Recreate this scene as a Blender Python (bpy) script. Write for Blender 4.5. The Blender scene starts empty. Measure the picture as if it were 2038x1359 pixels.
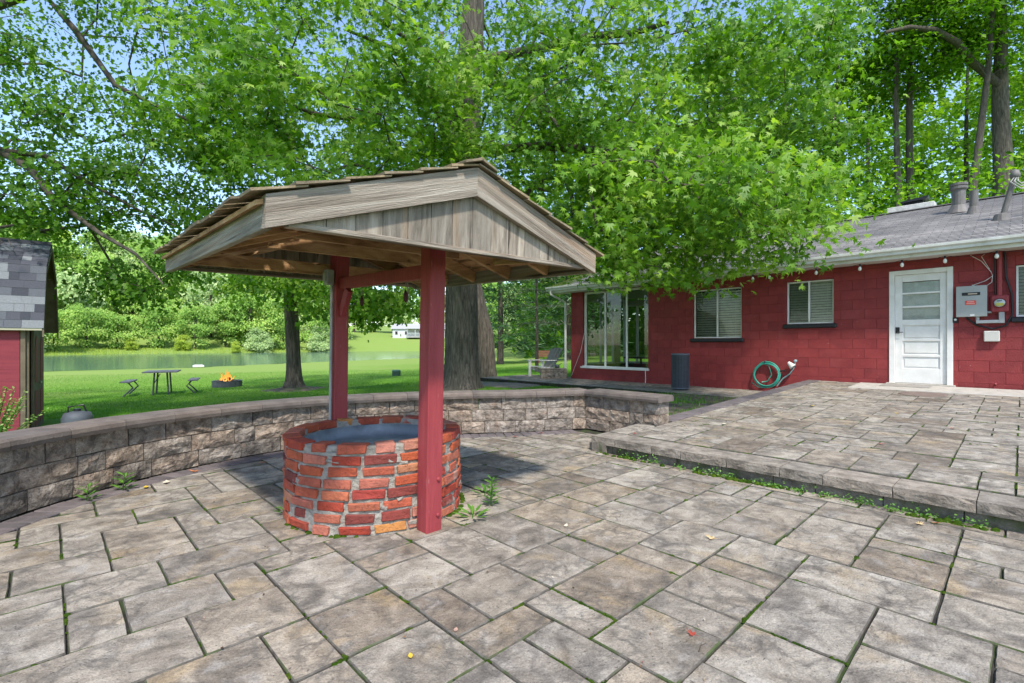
import bpy, math, random
import numpy as np
from mathutils import Vector, Matrix, Euler

scene = bpy.context.scene
COL = scene.collection
random.seed(7)
NR = np.random.default_rng(7)
PI = math.pi

# ------------------------------------------------------------------ camera, sky, sun, exposure
cam_d = bpy.data.cameras.new('camera')
cam = bpy.data.objects.new('camera', cam_d)
COL.objects.link(cam)
cam_d.sensor_width = 36.0
cam_d.lens = 17.1
cam_d.shift_y = 0.0022
cam_d.clip_end = 2000
cam.location = (0, 0, 1.15)
cam.rotation_euler = (math.radians(90), 0, math.radians(-43.6))
scene.camera = cam

SUN_TO = Vector((-0.36, -0.60, 1.0)).normalized()
world = bpy.data.worlds.new('World')
scene.world = world
world.use_nodes = True
wn = world.node_tree
sky = wn.nodes.new('ShaderNodeTexSky')
sky.sky_type = 'NISHITA'
sky.sun_disc = False
sky.sun_elevation = math.asin(SUN_TO.z)
sky.sun_rotation = math.atan2(SUN_TO.x, SUN_TO.y)
sky.air_density = 1.0
sky.dust_density = 0.6
sky.ozone_density = 1.6
bg = wn.nodes['Background']
wn.links.new(sky.outputs[0], bg.inputs[0])
bg.inputs[1].default_value = 0.15
sun_d = bpy.data.lights.new('sun', 'SUN')
sun_d.energy = 2.7
sun_d.angle = math.radians(4.0)
sun_d.color = (1.0, 0.95, 0.87)
sun = bpy.data.objects.new('sun', sun_d)
COL.objects.link(sun)
sun.rotation_euler = (-SUN_TO).to_track_quat('-Z', 'Y').to_euler()
vs = scene.view_settings
vs.view_transform = 'Standard'
vs.look = 'None'
vs.gamma = 1.0
vs.use_curve_mapping = False
vs.exposure = 1.25
scene.render.engine = 'CYCLES'
scene.cycles.max_bounces = 6
scene.cycles.diffuse_bounces = 4
scene.cycles.transmission_bounces = 4
scene.cycles.use_denoising = True
scene.cycles.volume_bounces = 0

# ------------------------------------------------------------------ helpers
WL = {}


def setp(o, label=None, cat=None, group=None, kind=None):
    if label: o['label'] = label
    if cat: o['category'] = cat
    if group: o['group'] = group
    if kind: o['kind'] = kind
    return o


def thing(name, label, cat, loc=(0, 0, 0), group=None):
    o = bpy.data.objects.new(name, None)
    o.empty_display_size = 0.1
    COL.objects.link(o)
    o.location = loc
    WL[o.name] = Vector(loc)
    return setp(o, label, cat, group)


def link(name, me, parent=None, loc=(0, 0, 0), rot=None):
    """link mesh data as an object; loc is a world position, parents are never rotated"""
    o = bpy.data.objects.new(name, me)
    COL.objects.link(o)
    loc = Vector(loc)
    if parent is not None:
        o.parent = parent
        o.location = loc - WL[parent.name]
    else:
        o.location = loc
    if rot is not None:
        o.rotation_euler = rot
    WL[o.name] = loc
    return o


class MB:
    def __init__(self):
        self.v = []
        self.f = []

    def quad(self, *pts):
        n = len(self.v)
        self.v += [tuple(p) for p in pts]
        self.f.append(tuple(range(n, n + len(pts))))

    def box(self, c, s, ch=0.0, R=None, jit=0.0):
        hx, hy, hz = s[0] / 2, s[1] / 2, s[2] / 2
        n = len(self.v)
        vs = []
        if ch <= 0:
            for x in (-1, 1):
                for y in (-1, 1):
                    for z in (-1, 1):
                        vs.append((x * hx, y * hy, z * hz))
            fs = [(0, 1, 3, 2), (4, 6, 7, 5), (0, 4, 5, 1), (2, 3, 7, 6), (0, 2, 6, 4), (1, 5, 7, 3)]
        else:
            idx = {}
            for x in (-1, 1):
                for y in (-1, 1):
                    for z in (-1, 1):
                        j = [random.uniform(-jit, jit) for _ in range(3)] if jit else (0, 0, 0)
                        X, Y, Z = x * hx + j[0], y * hy + j[1], z * hz + j[2]
                        x1, y1, z1 = X - x * ch, Y - y * ch, Z - z * ch
                        idx[x, y, z, 0] = len(vs); vs.append((X, y1, z1))
                        idx[x, y, z, 1] = len(vs); vs.append((x1, Y, z1))
                        idx[x, y, z, 2] = len(vs); vs.append((x1, y1, Z))
            fs = []
            for s1 in (-1, 1):
                fs.append([idx[s1, a, b, 0] for a, b in ((-1, -1), (1, -1), (1, 1), (-1, 1))][::s1])
                fs.append([idx[a, s1, b, 1] for a, b in ((-1, -1), (-1, 1), (1, 1), (1, -1))][::s1])
                fs.append([idx[a, b, s1, 2] for a, b in ((-1, -1), (1, -1), (1, 1), (-1, 1))][::s1])
                for s2 in (-1, 1):
                    fs.append([idx[s1, s2, -1, 0], idx[s1, s2, 1, 0], idx[s1, s2, 1, 1], idx[s1, s2, -1, 1]])
                    fs.append([idx[s1, -1, s2, 0], idx[s1, 1, s2, 0], idx[s1, 1, s2, 2], idx[s1, -1, s2, 2]])
                    fs.append([idx[-1, s1, s2, 1], idx[1, s1, s2, 1], idx[1, s1, s2, 2], idx[-1, s1, s2, 2]])
                    for s3 in (-1, 1):
                        fs.append([idx[s1, s2, s3, 0], idx[s1, s2, s3, 1], idx[s1, s2, s3, 2]])
        c = Vector(c)
        for p in vs:
            p = Vector(p)
            if R is not None:
                p = R @ p
            self.v.append(tuple(p + c))
        self.f += [tuple(i + n for i in f) for f in fs]
        return self

    def bar(self, a, b, w, h, ch=0.0, up=(0, 0, 1)):
        """a beam from a to b, w across, h along up"""
        a, b = Vector(a), Vector(b)
        d = (b - a)
        L = d.length
        x = d.normalized()
        y = Vector(up).cross(x)
        if y.length < 1e-4:
            y = Vector((0, 1, 0)).cross(x)
        y.normalize()
        z = x.cross(y)
        return self.box((a + b) / 2, (L, w, h), ch, Matrix((x, y, z)).transposed())

    def tube(self, path, r, n=6, cap=True):
        P = [Vector(p) for p in path]
        if not hasattr(r, '__len__'):
            r = [r] * len(P)
        base = len(self.v)
        ref = Vector((0, 0, 1))
        for i, p in enumerate(P):
            t = (P[min(i + 1, len(P) - 1)] - P[max(i - 1, 0)]).normalized()
            if abs(t.dot(ref)) > 0.95:
                ref = Vector((1, 0, 0)) if abs(t.x) < 0.9 else Vector((0, 1, 0))
            u = t.cross(ref).normalized()
            w = t.cross(u)
            ref = -u.cross(t) if False else ref
            for k in range(n):
                a = 2 * PI * k / n
                self.v.append(tuple(p + (u * math.cos(a) + w * math.sin(a)) * r[i]))
        for i in range(len(P) - 1):
            for k in range(n):
                a = base + i * n + k
                b = base + i * n + (k + 1) % n
                self.f.append((a, b, b + n, a + n))
        if cap:
            self.f.append(tuple(range(base, base + n)))
            e = base + (len(P) - 1) * n
            self.f.append(tuple(range(e + n - 1, e - 1, -1)))
        return self

    def lathe(self, prof, c, n=24, axis='z', close=False):
        base = len(self.v)
        c = Vector(c)
        m = len(prof)
        for r, z in prof:
            for k in range(n):
                a = 2 * PI * k / n
                p = (r * math.cos(a), r * math.sin(a), z)
                if axis == 'x': p = (z, p[0], p[1])
                if axis == 'y': p = (p[0], z, p[1])
                self.v.append(tuple(c + Vector(p)))
        for i in range(m - (0 if close else 1)):
            for k in range(n):
                a = base + i * n + k
                b = base + i * n + (k + 1) % n
                a2 = base + ((i + 1) % m) * n + k
                b2 = base + ((i + 1) % m) * n + (k + 1) % n
                self.f.append((a, b, b2, a2))
        return self

    def prism(self, pts, d):
        """extrude a 3-D polygon by vector d"""
        n = len(self.v)
        k = len(pts)
        d = Vector(d)
        self.v += [tuple(Vector(p)) for p in pts]
        self.v += [tuple(Vector(p) + d) for p in pts]
        self.f.append(tuple(range(n, n + k))[::-1])
        self.f.append(tuple(range(n + k, n + 2 * k)))
        for i in range(k):
            j = (i + 1) % k
            self.f.append((n + i, n + j, n + k + j, n + k + i))
        return self

    def tilt(self, fn):
        self.v = [tuple(fn(Vector(p))) for p in self.v]
        return self

    def mesh(self, name, mat, smooth=False, org=(0, 0, 0)):
        me = bpy.data.meshes.new(name)
        o = Vector(org)
        me.from_pydata([(p[0] - o.x, p[1] - o.y, p[2] - o.z) for p in self.v], [], self.f)
        if mat:
            me.materials.append(mat)
        if smooth:
            me.shade_smooth()
        return me

    def build(self, name, mat, parent=None, org=None, smooth=False):
        if org is None:
            A = np.array(self.v)
            org = (A.min(0) + A.max(0)) / 2
        return link(name, self.mesh(name, mat, smooth, org), parent, org)


def copy_tree(o, parent=None):
    c = o.copy()
    COL.objects.link(c)
    if parent is not None:
        c.parent = parent
    for ch in list(o.children):
        copy_tree(ch, c)
    return c


def poly_mesh(name, verts, faces_flat, per, mat, rnd=None, smooth=False):
    """fast mesh from numpy; every face has `per` corners; rnd: per-vertex float attribute"""
    me = bpy.data.meshes.new(name)
    nv = len(verts)
    nf = len(faces_flat) // per
    me.vertices.add(nv)
    me.vertices.foreach_set('co', np.ascontiguousarray(verts, dtype=np.float32).ravel())
    me.loops.add(nf * per)
    me.loops.foreach_set('vertex_index', np.ascontiguousarray(faces_flat, dtype=np.int32))
    me.polygons.add(nf)
    me.polygons.foreach_set('loop_start', np.arange(0, nf * per, per, dtype=np.int32))
    if rnd is not None:
        at = me.attributes.new('rnd', 'FLOAT', 'POINT')
        at.data.foreach_set('value', np.ascontiguousarray(rnd, dtype=np.float32))
    me.update(calc_edges=True)
    me.materials.append(mat)
    if smooth:
        me.shade_smooth()
    return me


# ------------------------------------------------------------------ materials
def srgb(r, g, b):
    f = lambda c: ((c / 255 + 0.055) / 1.055) ** 2.4 if c > 10 else c / 255 / 12.92
    return (f(r), f(g), f(b))


def new_mat(name):
    m = bpy.data.materials.new(name)
    m.use_nodes = True
    nt = m.node_tree
    return m, nt, nt.nodes['Principled BSDF']


def ramp(nt, cols, interp='LINEAR'):
    r = nt.nodes.new('ShaderNodeValToRGB')
    r.color_ramp.interpolation = interp
    e = r.color_ramp.elements
    while len(e) < len(cols):
        e.new(0.5)
    for k, (p, c) in enumerate(cols):
        e[k].position = p
        e[k].color = (c[0], c[1], c[2], 1)
    return r


def mat(name, cols, scale=4.0, detail=6.0, distort=0.0, rough=0.8, bump=0.0, bscale=40.0, rnd=None, rinterp='LINEAR', metal=0.0, spec=0.3,
        stretch=(1, 1, 1), specks=None, veins=None, patch=None, coord='Object', nrough=0.6, grain=None, relief=None, cellsv=None, roty=0.0):
    """procedural: noise ramp, times a ramp over the object's own random number, plus specks, veins and patches with shapes of their own"""
    m, nt, bs = new_mat(name)
    N, L = nt.nodes.new, nt.links.new
    tc = N('ShaderNodeTexCoord')
    oi = N('ShaderNodeObjectInfo')
    mul = N('ShaderNodeVectorMath'); mul.operation = 'SCALE'
    mul.inputs[0].default_value = (31.7, 57.3, 23.9)
    L(oi.outputs['Random'], mul.inputs['Scale'])
    add = N('ShaderNodeVectorMath'); add.operation = 'ADD'
    L(tc.outputs[coord], add.inputs[0]); L(mul.outputs[0], add.inputs[1])
    mp = N('ShaderNodeMapping'); mp.inputs['Scale'].default_value = stretch
    if roty:
        vr = N('ShaderNodeVectorRotate'); vr.rotation_type = 'Y_AXIS'; vr.inputs['Angle'].default_value = roty
        L(add.outputs[0], vr.inputs['Vector']); L(vr.outputs[0], mp.inputs['Vector'])
    else:
        L(add.outputs[0], mp.inputs['Vector'])
    V = mp.outputs[0]
    nz = N('ShaderNodeTexNoise')
    nz.inputs['Scale'].default_value = scale
    nz.inputs['Detail'].default_value = detail
    nz.inputs['Distortion'].default_value = distort
    nz.inputs['Roughness'].default_value = nrough
    L(V, nz.inputs['Vector'])
    r = ramp(nt, cols); L(nz.outputs['Fac'], r.inputs[0])
    C = r.outputs[0]
    if rnd:
        rr = ramp(nt, rnd, rinterp); L(oi.outputs['Random'], rr.inputs[0])
        mx = N('ShaderNodeMix'); mx.data_type = 'RGBA'; mx.blend_type = 'MULTIPLY'
        mx.inputs[0].default_value = 1.0
        L(C, mx.inputs[6]); L(rr.outputs[0], mx.inputs[7]); C = mx.outputs[2]
    for lay in ([patch] if patch and not isinstance(patch, list) else patch or []):
        col, sc, lo, hi, st = lay
        n2 = N('ShaderNodeTexNoise'); n2.inputs['Scale'].default_value = sc; n2.inputs['Detail'].default_value = 5
        n2.inputs['Distortion'].default_value = 0.6
        ad2 = N('ShaderNodeVectorMath'); ad2.operation = 'ADD'; ad2.inputs[1].default_value = (sc * 3.1, 7.7, 1.3)
        L(V, ad2.inputs[0]); L(ad2.outputs[0], n2.inputs['Vector'])
        mr = N('ShaderNodeMapRange'); mr.inputs[1].default_value = lo; mr.inputs[2].default_value = hi; mr.inputs[4].default_value = st
        L(n2.outputs['Fac'], mr.inputs[0])
        mx = N('ShaderNodeMix'); mx.data_type = 'RGBA'
        L(mr.outputs[0], mx.inputs[0]); L(C, mx.inputs[6]); mx.inputs[7].default_value = (*col, 1); C = mx.outputs[2]
    if veins:
        col, sc, wd, st = veins
        vz = N('ShaderNodeTexNoise'); vz.inputs['Scale'].default_value = sc; vz.inputs['Detail'].default_value = 3; vz.inputs['Distortion'].default_value = 1.5
        L(V, vz.inputs['Vector'])
        sb = N('ShaderNodeMath'); sb.operation = 'SUBTRACT'; sb.inputs[1].default_value = 0.5; L(vz.outputs['Fac'], sb.inputs[0])
        ab = N('ShaderNodeMath'); ab.operation = 'ABSOLUTE'; L(sb.outputs[0], ab.inputs[0])
        mr = N('ShaderNodeMapRange'); mr.inputs[1].default_value = 0.0; mr.inputs[2].default_value = wd; mr.inputs[3].default_value = st; mr.inputs[4].default_value = 0
        L(ab.outputs[0], mr.inputs[0])
        mx = N('ShaderNodeMix'); mx.data_type = 'RGBA'
        L(mr.outputs[0], mx.inputs[0]); L(C, mx.inputs[6]); mx.inputs[7].default_value = (*col, 1); C = mx.outputs[2]
    if specks:
        col, sc, th, st = specks
        n3 = N('ShaderNodeTexNoise'); n3.inputs['Scale'].default_value = sc; n3.inputs['Detail'].default_value = 2
        L(V, n3.inputs['Vector'])
        mr = N('ShaderNodeMapRange'); mr.inputs[1].default_value = th; mr.inputs[2].default_value = th + 0.06; mr.inputs[4].default_value = st
        L(n3.outputs['Fac'], mr.inputs[0])
        mx = N('ShaderNodeMix'); mx.data_type = 'RGBA'
        L(mr.outputs[0], mx.inputs[0]); L(C, mx.inputs[6]); mx.inputs[7].default_value = (*col, 1); C = mx.outputs[2]
    if cellsv:   # rippled slate lobes: soft darker seams between rounded cells
        col, sc, wd, st = cellsv
        dn = N('ShaderNodeTexNoise'); dn.inputs['Scale'].default_value = sc * 0.9; dn.inputs['Detail'].default_value = 3; L(V, dn.inputs['Vector'])
        vm = N('ShaderNodeVectorMath'); vm.operation = 'SCALE'; vm.inputs['Scale'].default_value = 0.22; L(dn.outputs['Color'], vm.inputs[0])
        va = N('ShaderNodeVectorMath'); va.operation = 'ADD'; L(V, va.inputs[0]); L(vm.outputs[0], va.inputs[1])
        vo = N('ShaderNodeTexVoronoi'); vo.feature = 'DISTANCE_TO_EDGE'; vo.inputs['Scale'].default_value = sc; L(va.outputs[0], vo.inputs['Vector'])
        fz2 = N('ShaderNodeTexNoise'); fz2.inputs['Scale'].default_value = sc * 0.6; L(V, fz2.inputs['Vector'])
        m1 = N('ShaderNodeMapRange'); m1.inputs[1].default_value = 0.0; m1.inputs[2].default_value = wd; m1.inputs[3].default_value = st; m1.inputs[4].default_value = 0; L(vo.outputs['Distance'], m1.inputs[0])
        m2 = N('ShaderNodeMapRange'); m2.inputs[1].default_value = 0.42; m2.inputs[2].default_value = 0.6; L(fz2.outputs['Fac'], m2.inputs[0])
        mm = N('ShaderNodeMath'); mm.operation = 'MULTIPLY'; L(m1.outputs[0], mm.inputs[0]); L(m2.outputs[0], mm.inputs[1])
        mx = N('ShaderNodeMix'); mx.data_type = 'RGBA'; L(mm.outputs[0], mx.inputs[0]); L(C, mx.inputs[6]); mx.inputs[7].default_value = (*col, 1); C = mx.outputs[2]
    if grain:
        sc, lo, hi = grain
        g1 = N('ShaderNodeTexNoise'); g1.inputs['Scale'].default_value = sc; g1.inputs['Detail'].default_value = 4; g1.inputs['Roughness'].default_value = 0.75
        L(V, g1.inputs['Vector'])
        gr = ramp(nt, [(0.3, (lo, lo, lo)), (0.7, (hi, hi, hi))]); L(g1.outputs['Fac'], gr.inputs[0])
        mx = N('ShaderNodeMix'); mx.data_type = 'RGBA'; mx.blend_type = 'MULTIPLY'; mx.inputs[0].default_value = 1
        L(C, mx.inputs[6]); L(gr.outputs[0], mx.inputs[7]); C = mx.outputs[2]
    L(C, bs.inputs['Base Color'])
    bs.inputs['Roughness'].default_value = rough
    bs.inputs['Metallic'].default_value = metal
    bs.inputs['Specular IOR Level'].default_value = spec
    if bump:
        bz = N('ShaderNodeTexNoise'); bz.inputs['Scale'].default_value = bscale; bz.inputs['Detail'].default_value = 6; bz.inputs['Roughness'].default_value = 0.65
        L(V, bz.inputs['Vector'])
        bp = N('ShaderNodeBump'); bp.inputs['Strength'].default_value = bump; bp.inputs['Distance'].default_value = 0.02
        L(bz.outputs['Fac'], bp.inputs['Height']); L(bp.outputs[0], bs.inputs['Normal'])
        if relief:
            r1 = N('ShaderNodeTexNoise'); r1.inputs['Scale'].default_value = relief[0]; r1.inputs['Detail'].default_value = 5; r1.inputs['Distortion'].default_value = 0.8
            L(V, r1.inputs['Vector'])
            b2 = N('ShaderNodeBump'); b2.inputs['Strength'].default_value = relief[1]; b2.inputs['Distance'].default_value = 0.03
            L(r1.outputs['Fac'], b2.inputs['Height']); L(b2.outputs[0], bp.inputs['Normal'])
    return m


def plain(name, c, rough=0.6, spec=0.3, metal=0.0, var=0.12, scale=12.0, bump=0.0, bscale=60):
    d = tuple(x * (1 - var) for x in c)
    e = tuple(min(1, x * (1 + var)) for x in c)
    return mat(name, [(0.3, d), (0.7, e)], scale=scale, rough=rough, spec=spec, metal=metal, bump=bump, bscale=bscale)


def leaf_mat(name, cols, trans=0.4, rough=0.45, spec=0.35):
    m, nt, bs = new_mat(name)
    N, L = nt.nodes.new, nt.links.new
    at = N('ShaderNodeAttribute'); at.attribute_name = 'rnd'
    r = ramp(nt, cols); L(at.outputs['Fac'], r.inputs[0])
    L(r.outputs[0], bs.inputs['Base Color'])
    bs.inputs['Roughness'].default_value = rough
    bs.inputs['Specular IOR Level'].default_value = spec
    tr = N('ShaderNodeBsdfTranslucent')
    g = N('ShaderNodeMix'); g.data_type = 'RGBA'; g.blend_type = 'MULTIPLY'; g.inputs[0].default_value = 1
    g.inputs[7].default_value = (1.35, 1.5, 0.55, 1)
    L(r.outputs[0], g.inputs[6]); L(g.outputs[2], tr.inputs[0])
    mx = N('ShaderNodeMixShader'); mx.inputs[0].default_value = trans
    L(bs.outputs[0], mx.inputs[1]); L(tr.outputs[0], mx.inputs[2])
    L(mx.outputs[0], nt.nodes['Material Output'].inputs[0])
    return m


m_paver = mat('paver_stone', [(0.3, (0.112, 0.096, 0.08)), (0.43, (0.218, 0.19, 0.157)), (0.56, (0.314, 0.28, 0.235)), (0.72, (0.405, 0.368, 0.315))], scale=5.0, detail=10, distort=0.9, nrough=0.66,
              rough=0.88, bump=0.55, bscale=75, relief=(8, 0.8), grain=(150, 0.62, 1.3), cellsv=((0.085, 0.075, 0.066), 8.5, 0.16, 0.62),
              rnd=[(0.0, (0.62, 0.57, 0.53)), (0.1, (0.95, 0.91, 0.86)), (0.3, (0.98, 0.97, 0.96)), (0.5, (1.08, 1.06, 1.03)), (0.7, (0.82, 0.8, 0.79)), (0.86, (1.08, 1.0, 0.9)), (1.0, (0.55, 0.48, 0.43))],
              patch=[((0.34, 0.24, 0.12), 3.4, 0.57, 0.74, 0.5), ((0.075, 0.067, 0.06), 4.5, 0.53, 0.68, 0.65), ((0.38, 0.36, 0.335), 7.5, 0.58, 0.7, 0.35)],
              specks=((0.035, 0.031, 0.028), 70, 0.67, 0.75))
m_paver_edge = mat('paver_dirty_edge', [(0.3, (0.06, 0.053, 0.044)), (0.7, (0.17, 0.152, 0.128))], scale=18, rough=0.95, bump=0.5, bscale=80, patch=((0.05, 0.085, 0.014), 6, 0.52, 0.62, 0.7))
m_paver_dark = mat('border_paver', [(0.3, (0.085, 0.072, 0.072)), (0.7, (0.15, 0.13, 0.128))], scale=9, rough=0.85, bump=0.3, bscale=70, rnd=[(0, (0.8, 0.8, 0.8)), (1, (1.15, 1.1, 1.1))])
m_joint = mat('joint_soil', [(0.35, (0.016, 0.014, 0.011)), (0.6, (0.04, 0.036, 0.028))], scale=12, rough=0.95, bump=0.6, bscale=90,
              patch=((0.035, 0.06, 0.012), 2.5, 0.48, 0.6, 0.85), coord='Object')
m_moss = mat('moss', [(0.3, (0.02, 0.05, 0.006)), (0.5, (0.055, 0.11, 0.01)), (0.75, (0.12, 0.17, 0.015))], scale=14, rough=0.95, bump=1.0, bscale=260, spec=0.05)
m_coping = mat('coping_stone', [(0.3, (0.13, 0.113, 0.095)), (0.5, (0.25, 0.222, 0.19)), (0.7, (0.35, 0.317, 0.275))], scale=9, detail=8, rough=0.9, bump=0.7, bscale=60,
               rnd=[(0, (0.85, 0.83, 0.8)), (1, (1.08, 1.02, 0.96))], specks=((0.07, 0.06, 0.05), 70, 0.62, 0.6), patch=((0.1, 0.085, 0.07), 5, 0.55, 0.75, 0.5))
m_riser = mat('riser_stone', [(0.3, (0.11, 0.095, 0.075)), (0.6, (0.22, 0.195, 0.16))], scale=10, rough=0.95, bump=0.9, bscale=45, patch=((0.05, 0.08, 0.015), 4, 0.5, 0.65, 0.7))
m_block = mat('split_face_block', [(0.3, (0.085, 0.07, 0.06)), (0.5, (0.26, 0.222, 0.185)), (0.7, (0.43, 0.385, 0.335))], scale=11, detail=9, distort=0.4, rough=0.95, bump=1.0, bscale=30, relief=(14, 1.0), grain=(120, 0.6, 1.25),
              rnd=[(0, (0.72, 0.7, 0.68)), (0.3, (1.0, 0.97, 0.95)), (0.6, (1.12, 1.0, 0.9)), (0.85, (0.95, 0.85, 0.76)), (1, (1.12, 1.1, 1.08))],
              patch=[((0.1, 0.09, 0.08), 4.0, 0.56, 0.72, 0.65), ((0.36, 0.23, 0.15), 6.0, 0.58, 0.75, 0.5)], specks=((0.07, 0.06, 0.055), 85, 0.62, 0.6))
m_cap = mat('wall_cap', [(0.3, (0.09, 0.074, 0.064)), (0.7, (0.165, 0.14, 0.122))], scale=7, detail=8, rough=0.85, bump=0.4, bscale=90,
            rnd=[(0, (0.86, 0.86, 0.88)), (1, (1.12, 1.06, 1.02))], specks=((0.05, 0.045, 0.04), 110, 0.64, 0.5), patch=((0.3, 0.17, 0.09), 2.2, 0.66, 0.76, 0.4))
m_brick = mat('well_brick', [(0.25, (0.62, 0.58, 0.56)), (0.5, (0.95, 0.9, 0.86)), (0.75, (1.25, 1.15, 1.1))], scale=13, detail=8, distort=0.7, rough=0.8, bump=0.7, bscale=45,
              rnd=[(0.0, (0.3, 0.042, 0.025)), (0.14, (0.4, 0.095, 0.04)), (0.28, (0.29, 0.045, 0.035)), (0.42, (0.42, 0.13, 0.06)), (0.55, (0.36, 0.12, 0.085)), (0.66, (0.4, 0.075, 0.028)),
                   (0.78, (0.42, 0.19, 0.145)), (0.88, (0.44, 0.2, 0.06)), (0.94, (0.17, 0.042, 0.034)), (1.0, (0.24, 0.045, 0.036))],
              specks=((0.16, 0.05, 0.04), 55, 0.62, 0.55), patch=((0.48, 0.38, 0.31), 5, 0.63, 0.75, 0.5))
m_mortar = mat('mortar', [(0.3, (0.22, 0.2, 0.168)), (0.7, (0.42, 0.388, 0.335))], scale=16, detail=8, rough=0.95, bump=1.0, bscale=55)
m_tank = mat('blue_liner', [(0.3, (0.09, 0.105, 0.12)), (0.55, (0.17, 0.195, 0.215)), (0.72, (0.3, 0.32, 0.335))], scale=3.5, distort=0.8, rough=0.35, spec=0.5, bump=0.1, bscale=20)
m_red = mat('red_paint', [(0.3, (0.225, 0.03, 0.036)), (0.7, (0.31, 0.052, 0.058))], scale=5, rough=0.5, bump=0.35, bscale=30, stretch=(3, 3, 0.25), specks=((0.45, 0.3, 0.26), 30, 0.70, 0.6), patch=((0.13, 0.03, 0.032), 2.5, .56, .7, .5))
m_redblock = mat('painted_block', [(0.3, (0.19, 0.024, 0.026)), (0.7, (0.265, 0.039, 0.038))], scale=3, rough=0.62, bump=0.5, bscale=55, rnd=[(0, (0.92, 0.92, 0.92)), (1, (1.08, 1.06, 1.06))],
                 specks=((0.4, 0.22, 0.2), 28, 0.725, 0.6), patch=[((0.3, 0.06, 0.06), 1.6, 0.56, 0.75, 0.4), ((0.13, 0.022, 0.026), 2.3, 0.58, 0.75, 0.45)])
m_redback = plain('painted_joint', (0.18, 0.024, 0.03), 0.7, bump=0.3)
m_wood = mat('weathered_wood', [(0.3, (0.11, 0.088, 0.068)), (0.5, (0.285, 0.244, 0.2)), (0.7, (0.46, 0.415, 0.355))], scale=3.2, detail=9, distort=0.3, rough=0.85, bump=0.55, bscale=22, stretch=(0.35, 3.5, 9),
             rnd=[(0, (0.8, 0.78, 0.76)), (1, (1.1, 1.05, 1.0))], specks=((0.035, 0.026, 0.02), 3.0, 0.66, 0.8), patch=((0.3, 0.17, 0.085), 1.5, 0.55, 0.7, 0.4))
m_wood_r = mat('weathered_rake_down', [(0.3, (0.11, 0.088, 0.068)), (0.5, (0.285, 0.244, 0.2)), (0.7, (0.46, 0.415, 0.355))], scale=3.2, detail=9, distort=0.3, rough=0.85, bump=0.55, bscale=22, stretch=(0.35, 3.5, 9),
             rnd=[(0, (0.8, 0.78, 0.76)), (1, (1.1, 1.05, 1.0))], specks=((0.035, 0.026, 0.02), 3.0, 0.66, 0.8), patch=((0.3, 0.17, 0.085), 1.5, 0.55, 0.7, 0.4), roty=-0.318)
m_wood_l = mat('weathered_rake_up', [(0.3, (0.11, 0.088, 0.068)), (0.5, (0.285, 0.244, 0.2)), (0.7, (0.46, 0.415, 0.355))], scale=3.2, detail=9, distort=0.3, rough=0.85, bump=0.55, bscale=22, stretch=(0.35, 3.5, 9),
             rnd=[(0, (0.8, 0.78, 0.76)), (1, (1.1, 1.05, 1.0))], specks=((0.035, 0.026, 0.02), 3.0, 0.66, 0.8), patch=((0.3, 0.17, 0.085), 1.5, 0.55, 0.7, 0.4), roty=0.318)
m_woody = mat('weathered_wood_eave', [(0.25, (0.09, 0.078, 0.062)), (0.5, (0.26, 0.225, 0.18)), (0.75, (0.44, 0.4, 0.34))], scale=3.2, detail=9, distort=0.3, rough=0.85, bump=0.55, bscale=22, stretch=(3.5, 0.35, 9),
             specks=((0.035, 0.026, 0.02), 3.0, 0.64, 0.8), patch=((0.3, 0.17, 0.085), 1.5, 0.55, 0.7, 0.4))
m_woodv = mat('weathered_board', [(0.28, (0.1, 0.083, 0.066)), (0.5, (0.29, 0.252, 0.208)), (0.72, (0.46, 0.415, 0.355))], scale=3.0, detail=9, distort=0.3, rough=0.85, bump=0.5, bscale=22, stretch=(7, 7, 0.8),
              rnd=[(0, (0.72, 0.7, 0.68)), (1, (1.1, 1.04, 0.98))], specks=((0.04, 0.03, 0.022), 2.6, 0.66, 0.8), patch=((0.33, 0.2, 0.1), 1.6, 0.55, 0.72, 0.35))
m_lumber = mat('brown_lumber', [(0.28, (0.13, 0.07, 0.033)), (0.5, (0.38, 0.225, 0.11)), (0.72, (0.58, 0.4, 0.235))], scale=2.4, detail=8, distort=0.6, rough=0.8, bump=0.4, bscale=18, stretch=(1.5, 1.5, 5),
               rnd=[(0, (0.75, 0.72, 0.7)), (1, (1.15, 1.1, 1.05))], specks=((0.04, 0.02, 0.012), 6, 0.68, 0.8))
m_shake = mat('cedar_shake', [(0.25, (0.14, 0.11, 0.075)), (0.55, (0.28, 0.225, 0.15)), (0.8, (0.4, 0.34, 0.25))], scale=5, detail=8, rough=0.9, bump=0.6, bscale=30, stretch=(1, 4, 1),
              rnd=[(0, (0.7, 0.68, 0.66)), (0.5, (1, 0.98, 0.95)), (1, (1.2, 1.08, 0.9))], patch=((0.2, 0.23, 0.15), 6, 0.6, 0.7, 0.6))
m_white = mat('white_paint', [(0.3, (0.6, 0.58, 0.55)), (0.7, (0.74, 0.725, 0.7))], scale=4, rough=0.45, bump=0.06, bscale=30)
m_trimwhite = mat('gutter_white', [(0.3, (0.5, 0.49, 0.45)), (0.7, (0.68, 0.67, 0.64))], scale=3, rough=0.5, stretch=(1, 1, 0.3), patch=((0.3, 0.28, 0.23), 5, 0.6, 0.75, 0.5))
m_soffit = mat('soffit_panel', [(0.3, (0.55, 0.5, 0.46)), (0.7, (0.66, 0.61, 0.57))], scale=2, rough=0.6)
m_black = plain('black_paint', (0.015, 0.016, 0.02), 0.45)
m_darkmetal = mat('dark_metal', [(0.3, (0.05, 0.055, 0.065)), (0.7, (0.1, 0.105, 0.12))], scale=8, rough=0.5, spec=0.4, bump=0.1, metal=0.2)
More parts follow.
